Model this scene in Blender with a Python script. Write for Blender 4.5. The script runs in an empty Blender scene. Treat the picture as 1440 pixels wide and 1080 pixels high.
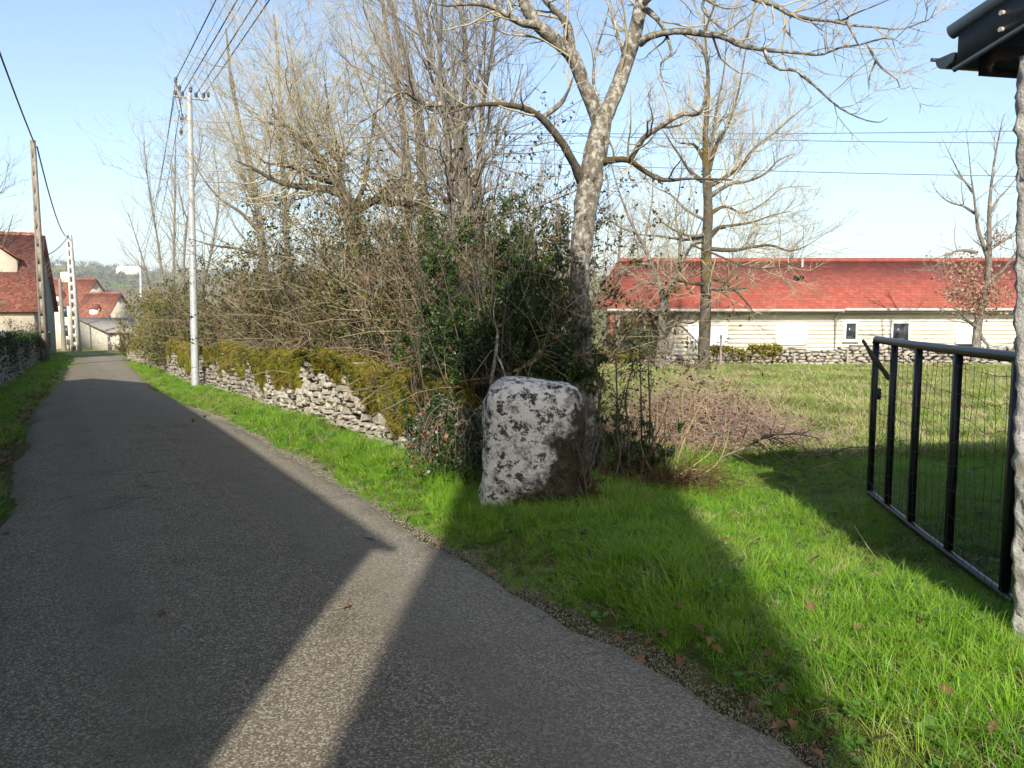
import bpy, bmesh, math
import numpy as np
from mathutils import Vector, Matrix, Euler, noise as mnoise

# ------------------------------------------------------------------ camera, sky, sun, exposure
SC = bpy.context.scene
COL = SC.collection
RAD = math.radians
rng = np.random.default_rng(11)

PITCH = RAD(5.4)
EYE = np.array([0.0, 0.0, 1.6])
FPX = 1120.0
cam = bpy.data.cameras.new('camera')
cam.sensor_width = 36.0
cam.lens = 28.0
cam.clip_start = 0.05
cam.clip_end = 9000
camo = bpy.data.objects.new('camera', cam)
camo.location = EYE
camo.rotation_euler = (RAD(90) - PITCH, 0, 0)
COL.objects.link(camo)
SC.camera = camo

SUN_EL, SUN_DX = 33.0, 0.045            # the sun stands behind the camera
W = bpy.data.worlds.new('World')
SC.world = W
W.use_nodes = True
wn = W.node_tree
sky = wn.nodes.new('ShaderNodeTexSky')
sky.sky_type = 'NISHITA'
sky.sun_disc = False
sky.sun_elevation = RAD(SUN_EL)
sky.sun_rotation = RAD(180) + math.atan(SUN_DX)
sky.altitude = 300
sky.air_density = 1.0
sky.dust_density = 2.2
sky.ozone_density = 1.0
bg = wn.nodes['Background']
bg.inputs['Strength'].default_value = 0.14
wn.links.new(sky.outputs[0], bg.inputs['Color'])

sd = bpy.data.lights.new('sun', 'SUN')
sd.energy = 4.8
sd.angle = RAD(0.6)
sd.color = (1.0, 0.94, 0.83)
so = bpy.data.objects.new('sun', sd)
sdir = Vector((SUN_DX, 1.0, -math.tan(RAD(SUN_EL))))
so.rotation_euler = sdir.to_track_quat('-Z', 'Y').to_euler()
so.location = (0, -30, 40)
COL.objects.link(so)

SC.view_settings.view_transform = 'Standard'
SC.view_settings.look = 'None'
SC.view_settings.exposure = 0.8
SC.view_settings.gamma = 1.0
SC.render.engine = 'CYCLES'
SC.cycles.use_denoising = True
SC.cycles.max_bounces = 6
SC.cycles.diffuse_bounces = 3
SC.cycles.glossy_bounces = 2
SC.cycles.transparent_max_bounces = 6
SC.cycles.caustics_reflective = False
SC.cycles.caustics_refractive = False

# ------------------------------------------------------------------ mesh helpers
def mesh_np(name, V, F, smooth=False):
    if not isinstance(F, (list, tuple)):
        F = [F]
    F = [np.asarray(f, dtype=np.int32) for f in F if len(f)]
    V = np.asarray(V, dtype=np.float32)
    me = bpy.data.meshes.new(name)
    me.vertices.add(len(V))
    me.vertices.foreach_set('co', V.ravel())
    idx = np.concatenate([f.ravel() for f in F])
    cnt = np.concatenate([np.full(len(f), f.shape[1], dtype=np.int32) for f in F])
    st = np.concatenate([[0], np.cumsum(cnt)[:-1]]).astype(np.int32)
    me.loops.add(len(idx))
    me.loops.foreach_set('vertex_index', idx)
    me.polygons.add(len(cnt))
    me.polygons.foreach_set('loop_start', st)
    if smooth:
        me.polygons.foreach_set('use_smooth', np.ones(len(cnt), dtype=bool))
    me.update(calc_edges=True)
    me.validate()
    return me

def wl(o):
    v = np.array(o.location)
    return v + wl(o.parent) if o.parent else v

def obj(name, V, F, mat, parent=None, smooth=False, loc=None):
    """one mesh object, V in world coordinates; origin at loc (or the parent's)"""
    org = wl(parent) if parent else (np.zeros(3) if loc is None else np.array(loc, float))
    me = mesh_np(name, np.asarray(V, float) - org, F, smooth)
    me.materials.append(mat)
    o = bpy.data.objects.new(name, me)
    COL.objects.link(o)
    if parent:
        o.parent = parent
    elif loc is not None:
        o.location = loc
    return o

def tag(o, label=None, cat=None, group=None, kind=None):
    if label: o['label'] = label
    if cat: o['category'] = cat
    if group: o['group'] = group
    if kind: o['kind'] = kind
    return o

def thing(name, loc, label, cat, group=None):
    o = bpy.data.objects.new(name, None)
    o.location = loc
    o.empty_display_size = .2
    COL.objects.link(o)
    return tag(o, label, cat, group)

class MB:
    """collects shapes for one mesh"""
    def __init__(s): s.V = []; s.F = {3: [], 4: []}; s.n = 0
    def add(s, V, F):
        V = np.asarray(V, float); F = np.asarray(F, int)
        s.V.append(V); s.F[F.shape[1]].append(F + s.n); s.n += len(V); return s
    def box(s, lo, hi, fr=None):
        x0, y0, z0 = lo; x1, y1, z1 = hi
        V = np.array([[x0,y0,z0],[x1,y0,z0],[x1,y1,z0],[x0,y1,z0],[x0,y0,z1],[x1,y0,z1],[x1,y1,z1],[x0,y1,z1]], float)
        if fr is not None: V = fr(V)
        return s.add(V, [[0,3,2,1],[4,5,6,7],[0,1,5,4],[1,2,6,5],[2,3,7,6],[3,0,4,7]])
    def poly(s, pts, th):
        """flat polygon pts (k,3), extruded by vector th"""
        P = np.asarray(pts, float); k = len(P); Q = P + np.asarray(th, float)
        V = np.vstack([P, Q, P.mean(0)[None], Q.mean(0)[None]])
        i = np.arange(k); j = (i + 1) % k
        s.add(V, np.concatenate([np.stack([j, i, np.full(k, 2*k)], 1), np.stack([i+k, j+k, np.full(k, 2*k+1)], 1)]))
        s.F[4].append(np.stack([i, j, j + k, i + k], 1) + s.n - len(V))
        return s
    def tube(s, P, r, sides=8, caps=True):
        P = np.asarray(P, float); r = np.broadcast_to(np.asarray(r, float), (len(P),))
        V, F = tubes(P[None], r[None], sides)
        s.add(V, F)
        if caps:
            for ring, c in ((np.arange(sides), P[0]), (np.arange(sides) + (len(P)-1)*sides, P[-1])):
                b = s.n
                s.add(np.vstack([V[ring], c[None]]), [[i, (i+1) % sides, sides] for i in range(sides)])
        return s
    def build(s, name, mat, parent=None, smooth=False, loc=None):
        return obj(name, np.vstack(s.V), [np.vstack(f) for f in s.F.values() if f], mat, parent, smooth, loc)

def unit(v): return v / np.maximum(np.linalg.norm(v, axis=-1, keepdims=True), 1e-9)

def tubes(P, R, sides):
    """P (N,m,3), R (N,m) -> verts, quads"""
    N, m, _ = P.shape
    T = unit(np.gradient(P, axis=1))
    ref = np.where(np.abs(T[:, :1, 2:3]) < .8, np.array([0, 0, 1.]), np.array([1., 0, 0]))
    A = unit(np.cross(T, np.broadcast_to(ref, T.shape)))
    B = np.cross(T, A)
    th = np.linspace(0, 2*np.pi, sides, endpoint=False)
    V = P[:, :, None] + R[:, :, None, None]*(A[:, :, None]*np.cos(th)[:, None] + B[:, :, None]*np.sin(th)[:, None])
    i = np.arange(N)[:, None, None]*m*sides + np.arange(m-1)[None, :, None]*sides
    k = np.arange(sides)[None, None]; k2 = (k + 1) % sides
    F = np.stack([i+k, i+k2, i+k2+sides, i+k+sides], -1).reshape(-1, 4)
    return V.reshape(-1, 3), F

def merge(parts):
    V = []; F = []; n = 0
    for v, f in parts:
        V.append(v); F.append(f + n); n += len(v)
    return np.vstack(V), np.vstack(F)

def resample(P, r, n):
    """Catmull-Rom through the traced points"""
    P = np.asarray(P, float); r = np.asarray(r, float)
    X = np.column_stack([P, r])
    E = np.vstack([2*X[0]-X[1], X, 2*X[-1]-X[-2]])
    t = np.linspace(0, len(X)-1, n); i = np.minimum(t.astype(int), len(X)-2); f = (t-i)[:, None]
    a, b, c, d = E[i], E[i+1], E[i+2], E[i+3]
    Y = .5*((2*b) + (c-a)*f + (2*a-5*b+4*c-d)*f**2 + (3*b-a-3*c+d)*f**3)
    return Y[:, :3], np.maximum(Y[:, 3], .002)

def walk(p0, d0, L, n, wig, up, rg):
    N = len(p0); P = np.empty((N, n+1, 3)); P[:, 0] = p0; d = unit(d0)
    up = np.broadcast_to(np.asarray(up, float), (N,))
    for i in range(n):
        d = d + rg.normal(0, wig, (N, 3)); d[:, 2] += up/n; d = unit(d)
        P[:, i+1] = P[:, i] + d*(L/n)[:, None]
    return P

def grow(par, dens, Lr, ang, n, up, wig, rr, rg, t0=.1, t1=1., rmin=.003, rmax=1, lift=0., fall=.45, taper=.8, push=None):
    P, R = par
    seg = np.linalg.norm(np.diff(P, axis=1), axis=2); ln = seg.sum(1)
    c = rg.poisson(dens*ln*(t1-t0)); k = np.repeat(np.arange(len(P)), c)
    if len(k) == 0: return np.zeros((0, n+1, 3)), np.zeros((0, n+1))
    t = rg.uniform(t0, t1, len(k)); m = P.shape[1]-1
    i = np.minimum((t*m).astype(int), m-1); f = (t*m-i)[:, None]
    p = P[k, i]*(1-f) + P[k, i+1]*f
    pr = R[k, i]*(1-f[:, 0]) + R[k, i+1]*f[:, 0]
    tan = unit(P[k, i+1]-P[k, i])
    perp = unit(np.cross(tan, rg.normal(size=(len(k), 3))))
    a = np.radians(rg.uniform(ang[0], ang[1], len(k)))[:, None]
    d = np.cos(a)*tan + np.sin(a)*perp; d[:, 2] += lift
    if push is not None: d = d + np.asarray(push)
    L = rg.uniform(Lr[0], Lr[1], len(k))*(1-fall*t)
    Q = walk(p, d, L, n, wig, up, rg)
    r0 = np.clip(pr*rr*rg.uniform(.7, 1.1, len(k)), rmin, rmax)
    r0 = np.minimum(r0, np.maximum(pr, rmin))
    return Q, r0[:, None]*(1-taper*np.linspace(0, 1, n+1))[None]

def leaf_quads(P, size, rg, ratio=.5, fold=.25, flat=0.):
    """folded leaf blades at the points P"""
    N = len(P); a = unit(rg.normal(size=(N, 3))); b = rg.normal(size=(N, 3))
    if flat: a[:, 2] *= (1-flat); a = unit(a); 
    b = unit(np.cross(a, b)); c = np.cross(a, b)
    s = (size*rg.uniform(.6, 1.3, N))[:, None]
    V = np.stack([P, P + a*s*.5 + b*s*ratio*.5 + c*s*fold, P + a*s, P + a*s*.5 - b*s*ratio*.5 + c*s*fold], 1).reshape(-1, 3)
    return V, np.arange(4*N).reshape(-1, 4)

def along(par, n, rg, t0=0., jit=.02):
    P = par[0]; k = rg.integers(0, len(P), n); m = P.shape[1]-1
    t = rg.uniform(t0, 1, n)*m; i = np.minimum(t.astype(int), m-1); f = (t-i)[:, None]
    return P[k, i]*(1-f) + P[k, i+1]*f + rg.normal(0, jit, (n, 3))

def vnoise(P, sc, seed=0):
    return np.array([mnoise.noise(Vector((p[0]*sc+seed, p[1]*sc-seed*.7, p[2]*sc+seed*.3))) for p in P])

# ------------------------------------------------------------------ terrain, pixels to places
def smooth(a, b, x):
    t = np.clip((np.asarray(x)-a)/(b-a), 0, 1); return t*t*(3-2*t)

RO = np.array([1.0, 2.65]); RD = np.array([-.5, .8660254]); RN = np.array([.8660254, .5])   # road's right edge, its direction, its right
def so_of(x, y):
    dx = np.asarray(x)-RO[0]; dy = np.asarray(y)-RO[1]
    return dx*RD[0]+dy*RD[1], dx*RN[0]+dy*RN[1]
def xy_of(s, o):
    s = np.asarray(s, float); o = np.asarray(o, float)
    return RO[0]+RD[0]*s+RN[0]*o, RO[1]+RD[1]*s+RN[1]*o
def edge_r(s): return np.interp(s, [-40, 0, 20, 35, 45, 60, 80], [.1, .08, .1, .63, 1.2, 2.2, 3.5])
def edge_l(s): return np.interp(s, [-40, 0, 13, 19, 25, 33, 43, 61, 80], [-2.75, -2.7, -2.58, -2.43, -2.2, -1.84, -1.4, -.95, 0])
_ys = np.linspace(-200, 5000, 52001)
def _prof(ky, kz):
    z = np.interp(_ys, ky, kz); k = np.hanning(41); k /= k.sum()
    return np.convolve(np.pad(z, 20, mode='edge'), k, 'valid')
_zr = _prof([-200, -30, 0, 11, 22, 42, 70, 110, 200, 330, 600, 950, 1300, 2500, 5000], [1, .3, 0, -.1, -.6, -1.04, -2.2, -4, -11, -15, 6, 46, 66, 70, 40])
_zm = _prof([-200, -30, 0, 8, 27, 33, 60, 110, 200, 330, 600, 950, 1300, 2500, 5000], [1, .2, 0, -.05, -.5, -.95, -1.5, -3.5, -9, -12, 4, 30, 42, 45, 30])
def H(x, y):
    """road level / meadow level"""
    x = np.asarray(x, float); y = np.asarray(y, float)
    s, o = so_of(x, y)
    w = smooth(1., 7., o)
    i = np.clip((y+200)*10, 0, 51999).astype(int); f = np.clip((y+200)*10, 0, 51999)-i
    zr = _zr[i]*(1-f)+_zr[i+1]*f; zm = _zm[i]*(1-f)+_zm[i+1]*f
    ww = np.where(y > 110, smooth(-.5, .3, x/np.maximum(y, 1)), w)
    z = zr*(1-ww)+zm*ww
    far = np.clip((y-150)/400, 0, 1)
    return z + far*(5*np.sin(x*.006+1.2)+4*np.sin(x*.013+y*.004)+3*np.sin(y*.011))
def G(x, y):
    """ground: the road level with verges standing a little above the asphalt"""
    s, o = so_of(x, y)
    er = edge_r(s); el = edge_l(s)
    b = .13*smooth(0, .7, o-er)*(1-.75*smooth(1.3, 2.6, o-er)*smooth(9, 5, s)) + .16*smooth(0, .6, el-o)
    inroad = (o < er) & (o > el)
    z = H(x, y) + np.where(inroad, -.05, b)
    return z + np.where(inroad, 0, .025*np.sin(np.asarray(x)*2.1+np.asarray(y)*1.3)*np.sin(np.asarray(y)*1.7-np.asarray(x)*.6)*np.clip(b/.1, 0, 1))

CP, SP = math.cos(PITCH), math.sin(PITCH)
def ray(u, v):
    a = (u-720)/FPX; b = (v-540)/FPX
    return np.array([a, CP-b*SP, -(SP+b*CP)])
def at(u, v, Y):
    d = ray(u, v); return EYE + d*(Y/d[1])
def gp(u, v):
    d = ray(u, v); t = .5
    while t < 400:
        q = EYE+d*t
        if q[2] < G(q[0], q[1]): break
        t += .01 if t < 30 else .05
    return q
def ground(x, y): return np.array([x, y, float(G(x, y))])

# ------------------------------------------------------------------ materials
class T:
    def __init__(s, name):
        s.m = bpy.data.materials.new(name); s.m.use_nodes = True; s.nt = s.m.node_tree
        s.nt.nodes.clear(); s.out = s.nt.nodes.new('ShaderNodeOutputMaterial')
    def n(s, typ, ins=None, out=0, **at_):
        nd = s.nt.nodes.new(typ)
        for k, v in at_.items(): setattr(nd, k, v)
        for k, v in (ins or {}).items():
            if isinstance(v, bpy.types.NodeSocket): s.nt.links.new(v, nd.inputs[k])
            else:
                if isinstance(v, tuple) and len(v) == 3 and nd.inputs[k].type == 'RGBA': v = (*v, 1)
                nd.inputs[k].default_value = v
        return nd.outputs[out]
    def pos(s): return s.n('ShaderNodeNewGeometry', out='Position')
    def nor(s): return s.n('ShaderNodeNewGeometry', out='Normal')
    def obj(s): return s.n('ShaderNodeTexCoord', out='Object')
    def rnd(s): return s.n('ShaderNodeObjectInfo', out='Random')
    def noise(s, sc, det=4, ro=.6, vec=None, out=0, dist=0.):
        return s.n('ShaderNodeTexNoise', {'Vector': vec or s.pos(), 'Scale': sc, 'Detail': det, 'Roughness': ro, 'Distortion': dist}, out)
    def vor(s, sc, vec=None, out='Distance', feature='F1', rand=1.):
        return s.n('ShaderNodeTexVoronoi', {'Vector': vec or s.pos(), 'Scale': sc, 'Randomness': rand}, out, feature=feature)
    def ramp(s, f, stops, interp='LINEAR'):
        nd = s.nt.nodes.new('ShaderNodeValToRGB'); r = nd.color_ramp; r.interpolation = interp
        while len(r.elements) < len(stops): r.elements.new(.5)
        for e, (p, c) in zip(r.elements, stops):
            e.position = p; e.color = (*c, 1) if isinstance(c, tuple) else (c, c, c, 1)
        s.nt.links.new(f, nd.inputs[0]); return nd.outputs[0]
    def mix(s, f, a, b, mode='MIX'):
        nd = s.nt.nodes.new('ShaderNodeMix'); nd.data_type = 'RGBA'; nd.blend_type = mode
        for k, v in ((0, f), (6, a), (7, b)):
            if isinstance(v, bpy.types.NodeSocket): s.nt.links.new(v, nd.inputs[k])
            else: nd.inputs[k].default_value = v if k == 0 else (*v, 1)
        return nd.outputs[2]
    def math(s, op, a, b=0., c=0.): return s.n('ShaderNodeMath', {0: a, 1: b, 2: c}, operation=op)
    def scale(s, v, sc): return s.n('ShaderNodeMapping', {'Vector': v, 'Scale': sc})
    def sep(s, v, ax): return s.n('ShaderNodeSeparateXYZ', {0: v}, ax)
    def bump(s, h, st=.5, d=.02): return s.n('ShaderNodeBump', {'Height': h, 'Strength': st, 'Distance': d})
    def fin(s, col, rough=.85, nrm=None, spec=.25, metal=0., trans=None, tcol=None):
        ins = {'Base Color': col, 'Roughness': rough, 'Specular IOR Level': spec, 'Metallic': metal}
        if nrm is not None: ins['Normal'] = nrm
        sh = s.n('ShaderNodeBsdfPrincipled', ins)
        if trans:
            tr = s.n('ShaderNodeBsdfTranslucent', {'Color': tcol if tcol is not None else col})
            sh = s.n('ShaderNodeMixShader', {0: trans, 1: sh, 2: tr})
        s.nt.links.new(sh, s.out.inputs['Surface']); return s.m

def m_plain(name, c, rough=.6, var=.25, sc=6., spec=.3, metal=0., bump=.0):
    t = T(name); f = t.noise(sc, 5, .65)
    col = t.ramp(f, [(.25, tuple(x*(1-var) for x in c)), (.75, tuple(min(x*(1+var), .95) for x in c))])
    return t.fin(col, rough, t.bump(f, bump, .01) if bump else None, spec, metal)

def m_asphalt():
    t = T('asphalt'); p = t.pos()
    big = t.noise(.45, 5, .6); mid = t.noise(4, 5, .65)
    chips = t.vor(115, out='Color'); chipv = t.n('ShaderNodeSeparateColor', {0: chips}, 0)
    chipd = t.vor(115)
    # across the lane: two polished wheel tracks, grittier crown and edges, penumbra painted in
    o = t.math('SUBTRACT', t.math('ADD', t.math('MULTIPLY', t.sep(p, 0), .8660254), t.math('MULTIPLY', t.sep(p, 1), .5)), 2.191)
    ow = t.math('ADD', o, t.math('MULTIPLY', t.math('SUBTRACT', t.noise(.5, 3, .5), .5), .7))
    trk = t.math('COSINE', t.math('MULTIPLY', t.math('ADD', ow, .62), 4.65))
    track = t.ramp(trk, [(.35, 0.), (.95, 1.)])
    base = t.mix(big, (.098, .083, .058), (.155, .132, .092))
    base = t.mix(t.ramp(mid, [(.3, 0.), (.75, .5)]), base, (.18, .155, .110))
    base = t.mix(t.math('MULTIPLY', track, .4), base, (.17, .150, .112))
    col = t.mix(t.math('MULTIPLY', t.ramp(chipv, [(.5, 0.), (.97, .85)]), t.math('SUBTRACT', 1., t.math('MULTIPLY', track, .55))), base, (.36, .32, .25))
    col = t.mix(t.ramp(chipd, [(.5, 0.), (.8, .6)]), col, (.03, .027, .022))
    grit_penumbra = t.math('ADD', o, t.math('MULTIPLY', t.noise(1.7, 4, .6), .5))  # right side paler: loose grit, plus softer shadow put into the colour
    col = t.mix(t.ramp(t.math('ADD', grit_penumbra, .75), [(.0, 0.), (.65, .45)]), col, t.mix(chipv, (.13, .118, .095), (.33, .30, .245)))
    moss = t.noise(1.3, 6, .7)
    col = t.mix(t.ramp(moss, [(.55, 0.), (.72, .5)]), col, (.06, .066, .034))
    stain = t.noise(.8, 6, .7, dist=.8)
    col = t.mix(t.ramp(stain, [(.60, 0.), (.72, .35)]), col, (.045, .042, .036))
    crack = t.vor(.75, t.n('ShaderNodeVectorMath', {0: p, 1: t.n('ShaderNodeVectorMath', {0: t.noise(2.2, 4, .6, out=1), 1: (.5, .5, .5)}, operation='MULTIPLY')}, operation='ADD'), feature='DISTANCE_TO_EDGE')
    cm = t.math('MULTIPLY', t.ramp(crack, [(.0, 1.), (.008, 0.)]), t.ramp(t.noise(.35, 2, .5), [(.52, 0.), (.6, .8)]))
    col = t.mix(cm, col, (.02, .02, .016))
    h = t.math('ADD', t.math('MULTIPLY', chipv, .8), t.math('MULTIPLY', t.math('SUBTRACT', 1., chipd), .8))
    h = t.math('SUBTRACT', t.math('ADD', h, t.math('MULTIPLY', t.noise(260, 2, .6), .4)), t.math('MULTIPLY', cm, 2.))
    return t.fin(col, .9, t.bump(h, .6, .005), .12)

def m_ground():
    t = T('soil_and_turf'); f = t.noise(3, 6, .7); g = t.noise(.35, 4, .6)
    near = t.ramp(f, [(.3, (.028, .034, .010)), (.55, (.05, .06, .016)), (.8, (.085, .06, .032))])
    y = t.sep(t.pos(), 1)
    far = t.n('ShaderNodeMapRange', {'Value': y, 'From Min': 8., 'From Max': 26.})
    mead = t.ramp(t.noise(1.1, 6, .7), [(.3, (.095, .13, .028)), (.5, (.15, .165, .045)), (.72, (.23, .2, .085))])
    c = t.mix(far, near, mead)
    fld = t.n('ShaderNodeMapRange', {'Value': y, 'From Min': 90., 'From Max': 200.})
    patch = t.vor(.0075, out='Color', vec=t.scale(t.pos(), (1., .55, 1.)))
    pv = t.n('ShaderNodeSeparateColor', {0: patch}, 0)
    fields = t.ramp(pv, [(.2, (.13, .17, .05)), (.45, (.16, .2, .06)), (.65, (.15, .13, .07)), (.85, (.12, .17, .045))], 'CONSTANT')
    fields = t.mix(t.ramp(t.noise(.02, 5, .7), [(.45, 0.), (.7, .5)]), fields, (.10, .09, .05))
    return t.fin(t.mix(fld, c, fields), .95, t.bump(f, .6, .03), .1)

def m_grass(name, a, b, dry, dryamt, trans=.35):
    t = T(name); r = t.rnd()
    g = t.mix(r, a, b)
    n = t.noise(.45, 4, .6)
    n2 = t.math('ADD', t.math('MULTIPLY', n, .75), t.math('MULTIPLY', r, .25))
    c = t.mix(t.ramp(n2, [(.62-dryamt*.4, 0.), (.80-dryamt*.25, .9)]), g, dry)
    return t.fin(c, .5, None, .3, trans=trans)

def m_leaf(name, cols, trans=.25, rough=.5, sc=9.):
    t = T(name); f = t.noise(sc, 2, .5)
    w = t.n('ShaderNodeTexWhiteNoise', {'Vector': t.n('ShaderNodeVectorMath', {0: t.pos(), 1: (25., 25., 25.)}, operation='MULTIPLY')}) if False else f
    k = len(cols); c = t.ramp(w, [(.28+.44*i/max(k-1, 1), c_) for i, c_ in enumerate(cols)])
    return t.fin(c, rough, None, .35, trans=trans)

def m_bark(name, dark, light, lich, moss=None, mossamt=.5, stretch=.35, lichpos=.5, lsc=7.):
    t = T(name); p = t.scale(t.pos(), (1., 1., stretch))
    f = t.noise(22, 6, .7, p); g = t.noise(lsc, 7, .72)
    c = t.ramp(f, [(.3, dark), (.7, light)])
    c = t.mix(t.ramp(g, [(lichpos, 0.), (lichpos+.14, 1.)]), c, t.mix(f, tuple(x*.75 for x in lich), lich))
    if moss:
        nz = t.sep(t.nor(), 2); mm = t.noise(1.6, 4, .6)
        k = t.math('ADD', t.math('MULTIPLY', nz, .28), t.math('ADD', mm, t.math('MULTIPLY', t.noise(30, 3, .6), .2)))
        c = t.mix(t.ramp(k, [(1.0-.45*mossamt, 0.), (1.12-.45*mossamt, 1.)]), c, t.ramp(f, [(.3, tuple(x*.6 for x in moss)), (.7, moss)]))
    return t.fin(c, .9, t.bump(f, .9, .025), .15)

def m_stone():
    t = T('limestone'); r = t.rnd(); f = t.noise(16, 6, .7); g = t.noise(5, 4, .6)
    c = t.ramp(f, [(.25, (.20, .18, .145)), (.5, (.38, .35, .29)), (.75, (.55, .52, .45))])
    c = t.mix(t.ramp(r, [(0., .75), (.7, 0.)]), c, (.20, .175, .14))
    c = t.mix(t.ramp(g, [(.56, 0.), (.66, .7)]), c, (.10, .10, .075))
    return t.fin(c, .92, t.bump(f, .7, .02), .15)

def m_boulder():
    t = T('lichened_limestone'); f = t.noise(13, 8, .78, dist=.25); g = t.noise(3.2, 5, .65); h = t.noise(38, 5, .7)
    c = t.ramp(h, [(.3, (.23, .215, .19)), (.7, (.40, .38, .34))])
    c = t.mix(t.ramp(t.noise(8.5, 9, .78, dist=.3), [(.42, 0.), (.50, 1.)]), c, (.80, .78, .72))
    c = t.mix(t.ramp(f, [(.52, 0.), (.56, .95)]), c, (.03, .029, .024))
    c = t.mix(t.ramp(t.noise(4.2, 3, .5), [(.72, 0.), (.76, .7)]), c, (.30, .15, .06))
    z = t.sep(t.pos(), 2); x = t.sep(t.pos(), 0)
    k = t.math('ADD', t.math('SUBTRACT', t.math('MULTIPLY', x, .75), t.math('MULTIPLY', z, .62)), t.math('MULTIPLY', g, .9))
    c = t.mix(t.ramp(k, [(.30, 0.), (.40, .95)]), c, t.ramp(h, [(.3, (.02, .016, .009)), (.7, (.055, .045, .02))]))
    hh = t.math('ADD', t.math('MULTIPLY', f, .5), h)
    return t.fin(c, .92, t.bump(hh, 1., .035), .12)

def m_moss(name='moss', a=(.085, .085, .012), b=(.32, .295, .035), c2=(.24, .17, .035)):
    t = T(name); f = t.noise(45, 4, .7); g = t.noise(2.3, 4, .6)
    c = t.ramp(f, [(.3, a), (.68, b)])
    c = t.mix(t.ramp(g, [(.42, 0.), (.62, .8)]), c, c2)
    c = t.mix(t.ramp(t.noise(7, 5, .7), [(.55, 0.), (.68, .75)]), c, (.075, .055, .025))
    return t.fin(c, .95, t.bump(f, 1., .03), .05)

def m_tiles(name, cols, sx, sz, dirt=.4, bump=.8):
    """tiles in courses; object coordinates: x along the eaves, z up the slope"""
    t = T(name); o = t.obj()
    v = t.n('ShaderNodeCombineXYZ', {0: t.sep(o, 0), 1: t.sep(o, 2), 2: 0.})
    nd = t.nt.nodes.new('ShaderNodeTexBrick')
    t.nt.links.new(v, nd.inputs['Vector'])
    for k, x in (('Color1', (0, 0, 0, 1)), ('Color2', (1, 1, 1, 1)), ('Mortar', (.5, .5, .5, 1)), ('Scale', 1.), ('Mortar Size', .012), ('Brick Width', sx), ('Row Height', sz), ('Bias', 0.)):
        nd.inputs[k].default_value = x
    c = t.ramp(nd.outputs[0], [(i/(len(cols)-1), q) for i, q in enumerate(cols)])
    c = t.mix(t.ramp(t.noise(1.2, 6, .7), [(.45, 0.), (.75, dirt)]), c, (.09, .07, .05))
    saw = t.math('FRACT', t.math('DIVIDE', t.sep(o, 2), sz))
    h = t.math('SUBTRACT', t.math('MULTIPLY', t.math('SUBTRACT', 1., saw), .7), nd.outputs[1])
    return t.fin(c, .85, t.bump(h, bump, .03), .2)

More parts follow.
